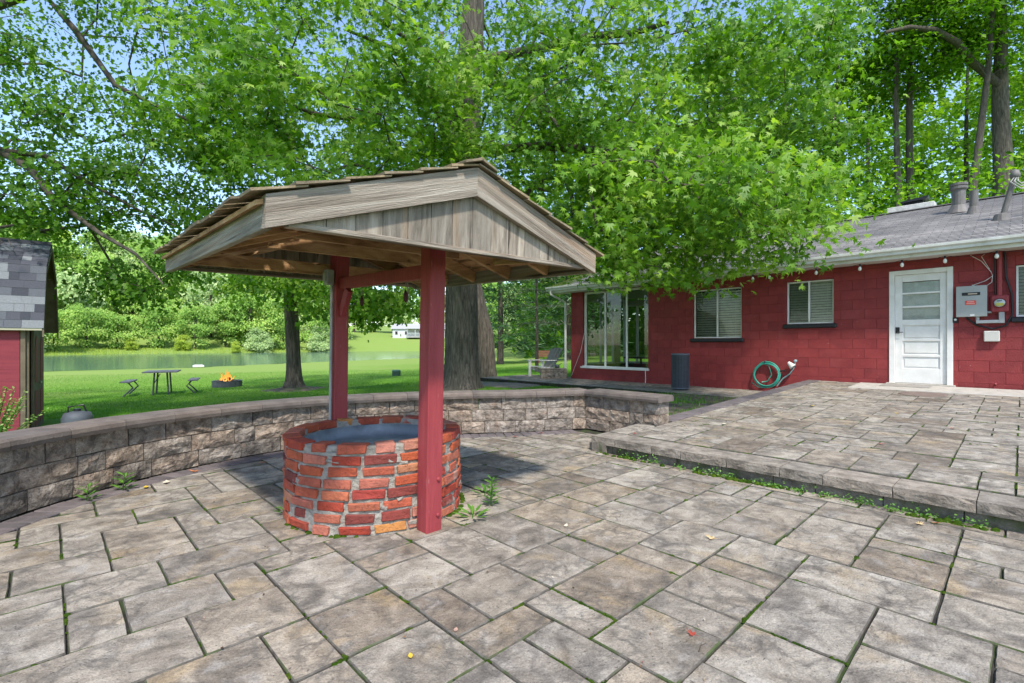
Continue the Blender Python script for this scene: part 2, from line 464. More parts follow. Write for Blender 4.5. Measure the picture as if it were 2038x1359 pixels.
m_galv = mat('grey_metal', [(0.3, (0.24, 0.25, 0.26)), (0.7, (0.36, 0.37, 0.37))], scale=6, rough=0.5, spec=0.5, metal=0.15)
m_pipe = mat('vent_metal', [(0.3, (0.07, 0.063, 0.06)), (0.7, (0.17, 0.155, 0.145))], scale=6, rough=0.6, spec=0.4, stretch=(1, 1, 0.4))
m_panelbox = mat('panel_grey', [(0.3, (0.29, 0.3, 0.29)), (0.7, (0.36, 0.37, 0.36))], scale=3, rough=0.5)
m_concrete = mat('concrete', [(0.3, (0.3, 0.275, 0.24)), (0.7, (0.44, 0.41, 0.365))], scale=8, detail=8, rough=0.9, bump=0.4, bscale=70)
m_hose = plain('green_hose', (0.03, 0.27, 0.2), 0.4, 0.5)
m_blind = plain('blind_white', (0.62, 0.61, 0.56), 0.6)
m_dark = plain('dark_interior', (0.02, 0.02, 0.022), 0.8)
m_furn = plain('dark_furniture', (0.03, 0.02, 0.017), 0.5)
m_trunk = mat('bark', [(0.32, (0.024, 0.019, 0.015)), (0.5, (0.085, 0.071, 0.057)), (0.68, (0.17, 0.146, 0.118))], scale=6, detail=9, distort=0.5, rough=0.95, bump=1.0, bscale=9, stretch=(3.0, 3.0, 0.38), nrough=0.72)
m_bark2 = mat('dark_bark', [(0.25, (0.03, 0.024, 0.02)), (0.6, (0.09, 0.075, 0.06))], scale=6, detail=7, rough=0.95, bump=0.8, bscale=14, stretch=(2, 2, 0.5))
m_leaf = leaf_mat('sweetgum_leaf', [(0.0, (0.035, 0.095, 0.007)), (0.35, (0.095, 0.215, 0.013)), (0.7, (0.19, 0.34, 0.028)), (1.0, (0.33, 0.44, 0.08))], trans=0.45, rough=0.45, spec=0.3)
m_leafd = leaf_mat('maple_leaf', [(0.0, (0.03, 0.085, 0.008)), (0.6, (0.085, 0.195, 0.015)), (1.0, (0.18, 0.31, 0.03))], trans=0.5, rough=.5, spec=.25)
m_leafy = leaf_mat('woodland_leaf', [(0.0, (0.04, 0.105, 0.006)), (0.5, (0.115, 0.24, 0.012)), (0.85, (0.21, 0.36, 0.02)), (1.0, (0.33, 0.43, 0.035))], trans=0.5, rough=.55, spec=.2)
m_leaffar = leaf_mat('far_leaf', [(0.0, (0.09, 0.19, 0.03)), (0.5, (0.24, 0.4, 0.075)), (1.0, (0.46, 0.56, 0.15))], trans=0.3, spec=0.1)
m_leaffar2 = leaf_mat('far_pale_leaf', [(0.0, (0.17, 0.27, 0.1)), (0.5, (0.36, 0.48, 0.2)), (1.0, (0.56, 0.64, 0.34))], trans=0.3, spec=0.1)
m_leaflime = leaf_mat('lime_leaf', [(0.0, (0.17, 0.26, 0.03)), (0.5, (0.32, 0.42, 0.05)), (1.0, (0.48, 0.54, 0.1))], trans=0.35, spec=0.1)
m_pine = leaf_mat('pine_needle', [(0.0, (0.025, 0.07, 0.025)), (0.5, (0.055, 0.13, 0.04)), (1.0, (0.1, 0.19, 0.07))], trans=0.2)
m_dry = leaf_mat('dry_needle', [(0.0, (0.1, 0.11, 0.07)), (1.0, (0.2, 0.2, 0.13))], trans=0.2)
m_grass = leaf_mat('grass_blade', [(0.0, (0.06, 0.17, 0.014)), (0.5, (0.11, 0.26, 0.022)), (1.0, (0.19, 0.33, 0.045))], trans=0.35, spec=0.2)
m_weed = leaf_mat('weed_leaf', [(0.0, (0.06, 0.17, 0.02)), (1.0, (0.15, 0.3, 0.05))], trans=0.35)
m_shrubleaf = leaf_mat('pale_shrub_leaf', [(0.0, (0.16, 0.25, 0.06)), (1.0, (0.36, 0.42, 0.16))], trans=0.35)
m_lawn = mat('lawn_turf', [(0.3, (0.06, 0.15, 0.015)), (0.5, (0.1, 0.23, 0.022)), (0.72, (0.16, 0.29, 0.04))], scale=1.6, detail=12, rough=0.95, bump=0.9, bscale=14, spec=0.05,
             patch=[((0.19, 0.22, 0.065), 0.16, 0.5, 0.66, 0.65), ((0.1, 0.085, 0.04), 0.9, 0.7, 0.76, 0.4)], nrough=0.75)
_nt = m_lawn.node_tree
_bs = _nt.nodes['Principled BSDF']
_src = _bs.inputs['Base Color'].links[0].from_socket
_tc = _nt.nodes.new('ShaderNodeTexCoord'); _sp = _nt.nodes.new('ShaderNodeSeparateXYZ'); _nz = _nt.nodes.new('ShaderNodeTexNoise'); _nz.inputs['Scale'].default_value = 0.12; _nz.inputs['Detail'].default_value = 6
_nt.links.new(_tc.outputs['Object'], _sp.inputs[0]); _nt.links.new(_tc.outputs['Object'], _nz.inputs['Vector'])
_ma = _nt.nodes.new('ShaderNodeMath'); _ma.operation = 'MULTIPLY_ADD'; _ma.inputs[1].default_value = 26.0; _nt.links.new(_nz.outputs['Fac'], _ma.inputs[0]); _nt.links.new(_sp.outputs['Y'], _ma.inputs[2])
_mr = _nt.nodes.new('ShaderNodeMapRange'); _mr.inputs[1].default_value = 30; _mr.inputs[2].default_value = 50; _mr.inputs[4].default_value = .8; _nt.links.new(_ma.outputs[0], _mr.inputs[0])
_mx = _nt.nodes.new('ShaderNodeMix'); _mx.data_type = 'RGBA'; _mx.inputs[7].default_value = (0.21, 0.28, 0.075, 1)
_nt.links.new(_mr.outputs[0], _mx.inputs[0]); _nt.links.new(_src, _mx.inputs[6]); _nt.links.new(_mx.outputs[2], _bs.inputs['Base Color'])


def simple(name, c, rough=0.5, spec=0.3, metal=0.0, emit=0.0):
    m, nt, bs = new_mat(name)
    nz = nt.nodes.new('ShaderNodeTexNoise'); nz.inputs['Scale'].default_value = 9
    r = ramp(nt, [(0.3, tuple(x * 0.93 for x in c)), (0.7, c)])
    nt.links.new(nz.outputs['Fac'], r.inputs[0]); nt.links.new(r.outputs[0], bs.inputs['Base Color'])
    bs.inputs['Roughness'].default_value = rough
    bs.inputs['Specular IOR Level'].default_value = spec
    bs.inputs['Metallic'].default_value = metal
    if emit:
        nt.links.new(r.outputs[0], bs.inputs['Emission Color']); bs.inputs['Emission Strength'].default_value = emit
    return m


def glass_mat(name, tint, mixf, rough=0.02):
    m, nt, bs = new_mat(name)
    tr = nt.nodes.new('ShaderNodeBsdfTransparent'); tr.inputs[0].default_value = (*tint, 1)
    gl = nt.nodes.new('ShaderNodeBsdfGlossy'); gl.inputs['Roughness'].default_value = rough
    nz = nt.nodes.new('ShaderNodeTexNoise'); nz.inputs['Scale'].default_value = 2.0
    bp = nt.nodes.new('ShaderNodeBump'); bp.inputs['Strength'].default_value = 0.02
    nt.links.new(nz.outputs['Fac'], bp.inputs['Height']); nt.links.new(bp.outputs[0], gl.inputs['Normal'])
    fr = nt.nodes.new('ShaderNodeFresnel'); fr.inputs[0].default_value = 1.3
    ad = nt.nodes.new('ShaderNodeMath'); ad.operation = 'ADD'; ad.inputs[1].default_value = mixf; ad.use_clamp = True
    nt.links.new(fr.outputs[0], ad.inputs[0])
    mx = nt.nodes.new('ShaderNodeMixShader')
    nt.links.new(ad.outputs[0], mx.inputs[0]); nt.links.new(tr.outputs[0], mx.inputs[1]); nt.links.new(gl.outputs[0], mx.inputs[2])
    nt.links.new(mx.outputs[0], nt.nodes['Material Output'].inputs[0])
    return m


m_glass = glass_mat('window_glass', (0.95, 0.97, 0.96), 0.0)
m_sunglass = glass_mat('sunroom_glass', (0.66, 0.7, 0.67), 0.03)
m_screen = glass_mat('screen_glass', (0.74, 0.77, 0.74), 0.0)


def shingle_mat(name, cols, sx, sy, bumpk=0.3):
    """asphalt shingle tabs as a brick pattern in object space (x along the eave, y up the slope)"""
    m, nt, bs = new_mat(name)
    N, L = nt.nodes.new, nt.links.new
    tc = N('ShaderNodeTexCoord')
    br = N('ShaderNodeTexBrick')
    br.inputs['Color1'].default_value = (*cols[0], 1); br.inputs['Color2'].default_value = (*cols[1], 1); br.inputs['Mortar'].default_value = (*cols[2], 1)
    br.inputs['Scale'].default_value = 1.0; br.inputs['Brick Width'].default_value = sx; br.inputs['Row Height'].default_value = sy
    br.inputs['Mortar Size'].default_value = 0.006; br.inputs['Bias'].default_value = 0.0
    L(tc.outputs['UV'], br.inputs['Vector'])
    nz = N('ShaderNodeTexNoise'); nz.inputs['Scale'].default_value = 0.9; nz.inputs['Detail'].default_value = 8; L(tc.outputs['Object'], nz.inputs['Vector'])
    r = ramp(nt, [(0.3, (0.7, 0.7, 0.72)), (0.7, (1.25, 1.22, 1.2))]); L(nz.outputs['Fac'], r.inputs[0])
    mx = N('ShaderNodeMix'); mx.data_type = 'RGBA'; mx.blend_type = 'MULTIPLY'; mx.inputs[0].default_value = 1
    L(br.outputs[0], mx.inputs[6]); L(r.outputs[0], mx.inputs[7])
    # moss towards the shaded north end of the roof
    sp = N('ShaderNodeSeparateXYZ'); L(tc.outputs['Object'], sp.inputs[0])
    n2 = N('ShaderNodeTexNoise'); n2.inputs['Scale'].default_value = 2.2; n2.inputs['Detail'].default_value = 8; L(tc.outputs['Object'], n2.inputs['Vector'])
    mr = N('ShaderNodeMapRange'); mr.inputs[1].default_value = 3.2; mr.inputs[2].default_value = 5.2; mr.inputs[3].default_value = -0.4; mr.inputs[4].default_value = 0.3; L(sp.outputs['Y'], mr.inputs[0])
    ad = N('ShaderNodeMath'); ad.operation = 'ADD'; L(n2.outputs['Fac'], ad.inputs[0]); L(mr.outputs[0], ad.inputs[1])
    m2 = N('ShaderNodeMapRange'); m2.inputs[1].default_value = 0.55; m2.inputs[2].default_value = 0.7; L(ad.outputs[0], m2.inputs[0])
    mm = N('ShaderNodeMix'); mm.data_type = 'RGBA'; mm.inputs[7].default_value = (0.12, 0.16, 0.025, 1); L(m2.outputs[0], mm.inputs[0]); L(mx.outputs[2], mm.inputs[6])
    L(mm.outputs[2], bs.inputs['Base Color'])
    bs.inputs['Roughness'].default_value = 0.95
    bs.inputs['Specular IOR Level'].default_value = 0.15
    gz = N('ShaderNodeTexNoise'); gz.inputs['Scale'].default_value = 120; L(tc.outputs['Object'], gz.inputs['Vector'])
    bp = N('ShaderNodeBump'); bp.inputs['Strength'].default_value = bumpk; bp.inputs['Distance'].default_value = 0.01
    L(gz.outputs['Fac'], bp.inputs['Height']); L(bp.outputs[0], bs.inputs['Normal'])
    return m


# ------------------------------------------------------------------ terrain
VW = (math.cos(math.radians(46.4)), math.sin(math.radians(46.4)))
RT = (VW[1], -VW[0])
POND = [(-30, 52), (-1.5, 49.5), (0.35, 50.2), (4.4, 49.5), (9.4, 49.4), (17.6, 53.0), (25.9, 55.9), (36.8, 56.8), (46, 60), (56, 68), (70, 85), (77, 100), (76, 110), (66, 120), (51, 122.5), (36, 122), (23.7, 122), (11.3, 124), (0.8, 119), (-6, 116), (-40, 112), (-70, 90), (-60, 60)]
PN = np.array(POND, float)
WATER_Z = -0.9


def pond_sd(x, y):
    """signed distance to the pond outline, negative inside (numpy arrays)"""
    d = np.full(x.shape, 1e9)
    ins = np.zeros(x.shape, bool)
    n = len(PN)
    for i in range(n):
        a = PN[i]; b = PN[(i + 1) % n]
        e = b - a
        t = np.clip(((x - a[0]) * e[0] + (y - a[1]) * e[1]) / (e @ e), 0, 1)
        d = np.minimum(d, np.hypot(x - a[0] - t * e[0], y - a[1] - t * e[1]))
        c = ((a[1] > y) != (b[1] > y))
        with np.errstate(divide='ignore', invalid='ignore'):
            xi = (b[0] - a[0]) * (y - a[1]) / (b[1] - a[1]) + a[0]
        ins ^= (c & (x < xi))
    return np.where(ins, -d, d)


def sstep(a, b, x):
    t = np.clip((x - a) / (b - a), 0, 1)
    return t * t * (3 - 2 * t)


def ground(x, y):
    x = np.asarray(x, float); y = np.asarray(y, float)
    s = y - 0.6 * x
    h = np.interp(s, [4, 6, 11, 18, 30, 42, 60], [-0.02, -0.07, -0.33, -0.47, -0.66, -0.82, -0.86])
    dep = x * VW[0] + y * VW[1]
    lat = x * RT[0] + y * RT[1]
    az = lat / np.maximum(dep, 1)
    sd = pond_sd(x, y)
    # far bank: wooded hill on the left, mown rise with the house in the middle, gentle on the right
    farness = sstep(70, 95, dep) * (sd > 0)
    hill = -0.75 + 0.16 * np.clip(sd, 0, 12) + 0.3 * np.clip(sd - 12, 0, 75)
    lawnr = -0.85 + 0.22 * np.clip(sd, 0, 22) + 0.05 * np.clip(sd - 22, 0, 200)
    w = sstep(-0.42, -0.33, az)
    far = hill * (1 - w) + lawnr * w
    h = h * (1 - farness) + far * farness
    # woods behind the house climb a little
    h = h + 0.06 * np.clip(x - 19, 0, 60) * sstep(0.25, 0.45, az) * (dep > 0)
    h = np.where(sd < 3, h * np.clip(sd / 3, 0, 1) + (WATER_Z + 0.02) * (1 - np.clip(sd / 3, 0, 1)), h)
    h = np.where(sd < 0, WATER_Z + 0.02 + np.maximum(-0.7, sd * 0.25), h)
    # level under the paving
    pat = (x > -6) & (x < 4.9) & (y < 4.3)
    h = np.where(pat, -0.12, h)
    return h


def gz(x, y):
    return float(ground(np.array([x]), np.array([y]))[0])


NA, NRD = 288, 150
rad = np.concatenate([[0.0], 0.8 * (620 / 0.8) ** (np.arange(NRD) / (NRD - 1))])
ang = np.arange(NA) * 2 * PI / NA
RR, AA = np.meshgrid(rad[1:], ang, indexing='ij')
gx, gy = RR * np.cos(AA), RR * np.sin(AA)
gh = ground(gx, gy)
tv = np.concatenate([[[0, 0, -0.12]], np.stack([gx.ravel(), gy.ravel(), gh.ravel()], 1)])
fl = []
for i in range(NRD - 1):
    a = 1 + i * NA + np.arange(NA)
    b = 1 + i * NA + (np.arange(NA) + 1) % NA
    fl.append(np.stack([a, a + NA, b + NA, b], 1))
lm = poly_mesh('lawn', tv, np.concatenate(fl).ravel(), 4, m_lawn, smooth=True)
setp(link('lawn', lm), kind='structure')

# water
mw, nt, bs = new_mat('pond_water')
bs.inputs['Base Color'].default_value = (0.09, 0.16, 0.125, 1)
bs.inputs['Roughness'].default_value = 0.1
bs.inputs['IOR'].default_value = 1.33
bs.inputs['Specular IOR Level'].default_value = 0.5
tc = nt.nodes.new('ShaderNodeTexCoord')
nz = nt.nodes.new('ShaderNodeTexNoise'); nz.inputs['Scale'].default_value = 0.9; nz.inputs['Detail'].default_value = 4
bp = nt.nodes.new('ShaderNodeBump'); bp.inputs['Strength'].default_value = 0.3; bp.inputs['Distance'].default_value = 0.06
nt.links.new(tc.outputs['Object'], nz.inputs['Vector']); nt.links.new(nz.outputs['Fac'], bp.inputs['Height']); nt.links.new(bp.outputs[0], bs.inputs['Normal'])
w = MB(); w.quad(*[(p[0], p[1], WATER_Z) for p in POND])
setp(w.build('pond', mw, org=(10, 85, WATER_Z)), kind='structure')

# ------------------------------------------------------------------ foliage tools
_st = []
for a, r in [(-115, .34), (-78, .72), (-50, .34), (-28, .9), (-12, .4), (0, 1.05), (12, .4), (28, .9), (50, .34), (78, .72), (115, .34)]:
    t = math.radians(90 - a)
    _st.append((r * math.cos(t) * .95, r * math.sin(t), -0.16 * r * r))
STAR_V = np.array([(0, -0.05, 0.0)] + _st)
STAR_F = np.array([(0, i, i + 1) for i in range(1, 11)])
SIMP_V = np.array([(0, -0.6, 0), (0.42, 0.0, 0.1), (0, 0.75, -0.12), (-0.42, 0.0, 0.1)])
SIMP_F = np.array([(0, 1, 2), (0, 2, 3)])
LOBE_V = np.array([(0, -0.55, 0), (0.5, -0.25, 0.06), (0.22, 0.1, 0.03), (0.55, 0.45, -0.05), (0, 0.85, -0.12), (-0.55, 0.45, -0.05), (-0.22, 0.1, 0.03), (-0.5, -0.25, 0.06)])
LOBE_F = np.array([(0, 1, 2), (2, 3, 4), (0, 2, 4), (0, 4, 6), (4, 5, 6), (0, 6, 7)])
NEED_V = np.array([(-0.05, 0, 0), (0.05, 0, 0), (0, 1, 0)])
NEED_F = np.array([(0, 1, 2)])


def unit(a):
    return a / np.maximum(np.linalg.norm(a, axis=-1, keepdims=True), 1e-9)


def leaves_mesh(name, pos, nrm, size, mat_, tv_, tf_, rnd=None, rng=NR, ydir=None):
    n = len(pos)
    nrm = unit(nrm)
    ref = rng.normal(size=(n, 3)) if ydir is None else ydir
    tx = unit(np.cross(ref, nrm))
    ty = np.cross(nrm, tx)
    B = np.stack([tx, ty, nrm], 1)  # n,3,3
    v = pos[:, None, :] + size[:, None, None] * np.einsum('kj,njc->nkc', tv_, B)
    k = len(tv_)
    f = (tf_[None] + (np.arange(n) * k)[:, None, None]).ravel()
    if rnd is None:
        rnd = rng.random(n)
    return poly_mesh(name, v.reshape(-1, 3), f, 3, mat_, np.repeat(rnd, k))


def grow(trunk, tips, rtip=0.005, seed=1, expo=2.05, sag=0.12, step=0.6):
    """branch skeleton: each tip joins the nearest node already grown; returns nodes, parents, radii"""
    rg = np.random.default_rng(seed)
    P = [np.array(p, float) for p in trunk]
    par = [-1] + list(range(len(trunk) - 1))
    tr = np.array(trunk, float)
    order = np.argsort([np.min(np.linalg.norm(tr - t, axis=1)) for t in tips])
    for t in tips[order]:
        A = np.array(P)
        d = t - A
        dist = np.linalg.norm(d, axis=1)
        pen = dist + 0.9 * np.maximum(0, -d[:, 2] - 0.2 * dist) + 0.25 * np.arange(len(A) * 0 + len(A)) * 0
        pen[0:2] += 50
        i = int(np.argmin(pen))
        m = max(1, int(dist[i] / step))
        prev = i
        for k in range(1, m + 1):
            u = k / m
            q = A[i] + d[i] * u
            q[2] += sag * dist[i] * math.sin(PI * u)
            if k < m:
                q += rg.normal(size=3) * 0.07 * min(1.5, dist[i])
            P.append(q); par.append(prev); prev = len(P) - 1
    n = len(P)
    acc = np.zeros(n)
    for i in range(n - 1, 0, -1):
        if acc[i] == 0:
            acc[i] = rtip ** expo
        acc[par[i]] += acc[i]
    return np.array(P), par, acc ** (1 / expo)


def branch_mesh(name, P, par, R, mat_, n=5, rmin=0.0, skip=0):
    P = np.asarray(P)
    E = [(par[i], i) for i in range(1, len(P)) if R[i] > rmin and i >= skip]
    if not E:
        E = [(0, 1)]
    a = P[[e[0] for e in E]]; b = P[[e[1] for e in E]]
    ra = np.array([min(R[e[0]], R[e[1]] * 1.5) for e in E]); rb = np.array([R[e[1]] for e in E])
    t = unit(b - a)
    ref = np.where(np.abs(t[:, 2:3]) > 0.9, [[1.0, 0, 0]], [[0, 0, 1.0]])
    u = unit(np.cross(t, ref)); w_ = np.cross(t, u)
    th = np.arange(n) * 2 * PI / n
    ring = u[:, None] * np.cos(th)[None, :, None] + w_[:, None] * np.sin(th)[None, :, None]
    v = np.concatenate([a[:, None] + ring * ra[:, None, None], b[:, None] + ring * rb[:, None, None]], 1)
    k = np.arange(n); k2 = (k + 1) % n
    q = np.stack([k, k2, k2 + n, k + n], 1)
    f = (q[None] + (np.arange(len(E)) * 2 * n)[:, None, None]).ravel()
    return poly_mesh(name, v.reshape(-1, 3), f, 4, mat_, smooth=True)


def trunk_mesh(name, path, radii, mat_, n=16, flare=0.0, seed=0, lump=0.05, ridge=0.0):
    n = 72 if ridge else n
    rg = random.Random(seed)
    ph = [rg.uniform(0, 6.28) for _ in range(4)]
    P = [Vector(p) for p in path]
    # resample
    Q = []; Rr = []
    for i in range(len(P) - 1):
        m = 22 if ridge else 6
        for k in range(m):
            u = k / m
            Q.append(P[i].lerp(P[i + 1], u)); Rr.append(radii[i] * (1 - u) + radii[i + 1] * u)
    Q.append(P[-1]); Rr.append(radii[-1])
    v = []; f = []
    z0 = P[0].z
    for i, p in enumerate(Q):
        hgt = p.z - z0
        fl_ = flare * math.exp(-hgt / 0.22)
        for k in range(n):
            a = 2 * PI * k / n
            r = Rr[i] * (1 + lump * math.sin(3 * a + ph[0] + hgt * 0.7) + lump * 0.7 * math.sin(5 * a + ph[1] - hgt * 0.9) + lump * 0.4 * math.sin(9 * a + hgt * 2.3))
            r += fl_ * Rr[0] * (0.75 + 0.45 * math.sin(4 * a + ph[2]) + 0.2 * math.sin(7 * a + ph[3]))
            if ridge:
                w1 = 11 * a + 1.1 * math.sin(2.3 * hgt + ph[0]) + .7 * math.sin(5.1 * hgt + 3 * a)
                w2 = 19 * a - .9 * math.sin(3.1 * hgt + ph[1]) + .8 * math.sin(7.7 * hgt + 2 * a)
                r += Rr[i] * ridge * (abs(math.sin(w1)) - .6 + .6 * abs(math.sin(w2)) + rg.uniform(-.25, .25))
            v.append((p.x + r * math.cos(a), p.y + r * math.sin(a), p.z))
    for i in range(len(Q) - 1):
        for k in range(n):
            a = i * n + k; b = i * n + (k + 1) % n
            f.append((a, b, b + n, a + n))
    me = bpy.data.meshes.new(name)
    me.from_pydata(v, [], f)
    me.materials.append(mat_)
    me.shade_smooth()
    return me


def tree(name, label, base, path, radii, tips, leafn, spread, lsize, mat_, tv_, tf_, bark=m_trunk, cat='tree', group=None, flare=0.4, seed=1, up=0.75, rtip=0.005, rmin=0.0, sag=0.1, flat=0.55, droop=0.0, step=0.6, sunb=.7, ridge=0.0):
    """path: trunk points relative to base; tips: cluster centres in world space"""
    rg = np.random.default_rng(seed)
    base = Vector(base)
    root = thing(name, label, cat, base, group)
    o = link('trunk', trunk_mesh('trunk', path, radii, bark, flare=flare, seed=seed, ridge=ridge), root, base)
    tips = np.asarray(tips, float)
    b = np.array(base)
    P, par, R = grow([np.array(p) + b for p in path], tips, rtip=rtip, seed=seed, sag=sag, step=step)
    me = branch_mesh('limbs', P - b, par, R, bark, n=6, rmin=rmin, skip=1)
    link('limbs', me, root, base)
    if np.isscalar(leafn):
        cnt = np.full(len(tips), leafn)
    else:
        cnt = np.asarray(leafn)
    spread = np.broadcast_to(spread, (len(tips),))
    idx = np.repeat(np.arange(len(tips)), cnt)
    n = len(idx)
    off = rg.normal(size=(n, 3)) * np.array([1, 1, flat]) * (spread[idx] * 0.6)[:, None]
    off[:, 2] -= droop * np.linalg.norm(off[:, :2], axis=1)
    pos = tips[idx] + off
    nr = rg.normal(size=(n, 3)) * 0.6 + np.array([SUN_TO.x * sunb, SUN_TO.y * sunb, SUN_TO.z * up]) + unit(off) * 0.3
    size = lsize * rg.uniform(0.5, 1.25, n)
    crnd = rg.random(len(tips))
    rn = np.clip(0.45 * rg.random(n) + 0.55 * crnd[idx], 0, 1)
    hang = np.tile(np.array([0, 0, -1.0]), (n, 1)) + rg.normal(size=(n, 3)) * 0.7 + unit(off) * 0.6
    cm = leaves_mesh('crown', pos - b, nr, size, mat_, tv_, tf_, rn, rg, ydir=hang)
    link('crown', cm, root, base)
    return root


def cloud(n, c, r, rg, inner=0.35, zmin=None):
    """points in an ellipsoid, biased to its outside"""
    d = unit(rg.normal(size=(n, 3)))
    q = d * (rg.uniform(inner ** 3, 1, n) ** (1 / 3))[:, None] * np.array(r) + np.array(c)
    if zmin is not None:
        q[:, 2] = np.maximum(q[:, 2], zmin + rg.uniform(0, .5, n))
    return q


def cam2w(lat, dep, z):
    return (dep * VW[0] + lat * RT[0], dep * VW[1] + lat * RT[1], z)


# ------------------------------------------------------------------ paving
def rect_free(occ, i0, j0, i1, j1):
    return all((i, j) not in occ for i in range(i0, i1) for j in range(j0, j1))


def tile_fill(cells, fixed, rg, sizes):
    occ = set(); out = []
    for (i0, j0, i1, j1) in fixed:
        if rect_free(occ, i0, j0, i1, j1):
            for i in range(i0, i1):
                for j in range(j0, j1):
                    occ.add((i, j))
            out.append((i0, j0, i1, j1))
    for (i, j) in sorted(cells, key=lambda c: (c[1], c[0])):
        if (i, j) in occ:
            continue
        sz = sizes[:]
        rg.shuffle(sz)
        sz.append((1, 1))
        for w_, h_ in sz:
            if all((i + a, j + b) in cells and (i + a, j + b) not in occ for a in range(w_) for b in range(h_)):
                for a in range(w_):
                    for b in range(h_):
                        occ.add((i + a, j + b))
                out.append((i, j, i + w_, j + h_))
                break
    return out


def paver_mesh(w_, h_, rg, gap=0.0036, th=0.05):
    """slab with a worn, wavy edge: 16-gon top, chamfer, skirt"""
    a, b = w_ / 2 - gap, h_ / 2 - gap
    per = [(-1, -1), (-.5, -1), (0, -1), (.5, -1), (1, -1), (1, -.4), (1, .4), (1, 1), (.5, 1), (0, 1), (-.5, 1), (-1, 1), (-1, .4), (-1, -.4)]
    m = MB()
    o = []
    for x, y in per:
        cx = 0.0015 if abs(x) == 1 and abs(y) == 1 else 0
        o.append((x * (a - cx) + rg.uniform(-.0018, .0012) * (abs(x) == 1), y * (b - cx) + rg.uniform(-.0018, .0012) * (abs(y) == 1)))
    n = len(o)
    ins = 0.0038
    for x, y in o:
        m.v.append((x * (1 - ins / a), y * (1 - ins / b), rg.uniform(-.001, .001)))
    for x, y in o:
        m.v.append((x, y, -0.006))
    for x, y in o:
        m.v.append((x, y, -th))
    m.f.append(tuple(range(n)))
    for r in range(2):
        for k in range(n):
            k2 = (k + 1) % n
            m.f.append((r * n + k2, r * n + k, r * n + n + k, r * n + n + k2))
    me = m.mesh('paver', m_paver)
    me.materials.append(m_paver_edge)
    for p in me.polygons[1:]:
        p.material_index = 1
    return me


def projsize(x, y, z, wx, wy):
    d = x * VW[0] + y * VW[1]
    l = x * RT[0] + y * RT[1]
    if d < 0.3: return -1
    px = 512 + 486 * l / d; py = 341 + 486 * (1.15 - z) / d
    if px < -500 or px > 1500 or py > 1100: return -1
    if px < -60 or px > 1090 or py > 770: return 1e-6 * wx * wy
    return wx * wy * 486 * 486 / d / d * (1.15 - z) / d


UX, UY, OX, OY = 0.1845, 0.182, 0.05, 0.255
FIXED = [(9, 5, 12, 7), (12, 5, 13, 7), (13, 5, 16, 7), (8, 5, 9, 7), (7, 4, 8, 6), (6, 6, 8, 7), (8, 3, 10, 5), (10, 3, 11, 5), (11, 3, 13, 5), (13, 3, 14, 5), (14, 3, 16, 5),
         (9, 7, 11, 9), (11, 7, 12, 9), (12, 7, 14, 9), (14, 7, 16, 10), (4, 10, 6, 13), (4, 13, 6, 14), (4, 8, 6, 10), (4, 6, 6, 8), (6, 11, 8, 12), (6, 9, 8, 11), (6, 12, 8, 14), (6, 7, 7, 9), (7, 7, 9, 9),
         (8, 9, 10, 12), (3, 12, 4, 14), (1, 12, 3, 14), (0, 12, 1, 14), (0, 14, 2, 16), (2, 14, 5, 16), (-1, 16, 1, 18), (0, 18, 1, 20), (1, 17, 3, 20), (1, 16, 3, 17), (3, 16, 5, 18), (3, 18, 4, 20),
         (2, 10, 4, 12), (-1, 10, 2, 12), (3, 8, 4, 10), (1, 8, 3, 10), (-2, 15, 0, 16), (-2, 12, 0, 15), (14, 0, 16, 3), (11, 1, 14, 3), (12, -1, 14, 1), (16, 2, 17, 4), (17, 2, 20, 4), (16, 0, 18, 2),
         (18, 0, 19, 2), (19, 0, 21, 2), (16, 4, 18, 6), (16, 6, 20, 8), (10, 9, 12, 12), (12, 9, 14, 12), (14, 10, 15, 12), (15, 10, 18, 12), (16, 8, 18, 10), (18, 10, 21, 12), (18, 12, 21, 14), (15, 12, 17, 14),
         (-3, 18, 0, 20), (-1, 20, 0, 22), (0, 20, 2, 22), (2, 20, 4, 22), (4, 18, 6, 20), (4, 20, 6, 22), (1, 22, 4, 24), (6, 20, 7, 22), (14, -2, 16, 0), (16, -2, 18, 0)]

# seat wall centre-front line (patio side), left to right, then the short return
WPTS = [(-1.7, 2.6), (-1.15, 3.4), (-0.65, 4.05), (-0.22, 4.55), (0.08, 4.82), (0.5, 5.1), (0.98, 5.3), (1.62, 5.46), (2.27, 5.46), (2.95, 5.32), (3.65, 4.99), (4.0, 4.78), (4.4, 4.5), (5.28, 4.06)]


def spline(pts, m=12):
    out = []
    P = [Vector((p[0], p[1], 0)) for p in pts]
    for i in range(len(P) - 1):
        p0 = P[max(i - 1, 0)]; p1 = P[i]; p2 = P[i + 1]; p3 = P[min(i + 2, len(P) - 1)]
        for k in range(m):
            t = k / m
            out.append(0.5 * ((2 * p1) + (-p0 + p2) * t + (2 * p0 - 5 * p1 + 4 * p2 - p3) * t * t + (-p0 + 3 * p1 - 3 * p2 + p3) * t ** 3))
    out.append(P[-1])
    return out


class Path:
    def __init__(self, pts):
        self.p = pts
        self.s = [0]
        for a, b in zip(pts, pts[1:]):
            self.s.append(self.s[-1] + (b - a).length)
        self.L = self.s[-1]

    def at(self, s):
        s = min(max(s, 0), self.L)
        i = int(np.searchsorted(self.s, s)) - 1
        i = min(max(i, 0), len(self.p) - 2)
        u = (s - self.s[i]) / max(self.s[i + 1] - self.s[i], 1e-9)
        a, b = self.p[i], self.p[i + 1]
        t = (b - a).normalized()
        return a.lerp(b, u), t, Vector((t.y, -t.x, 0))


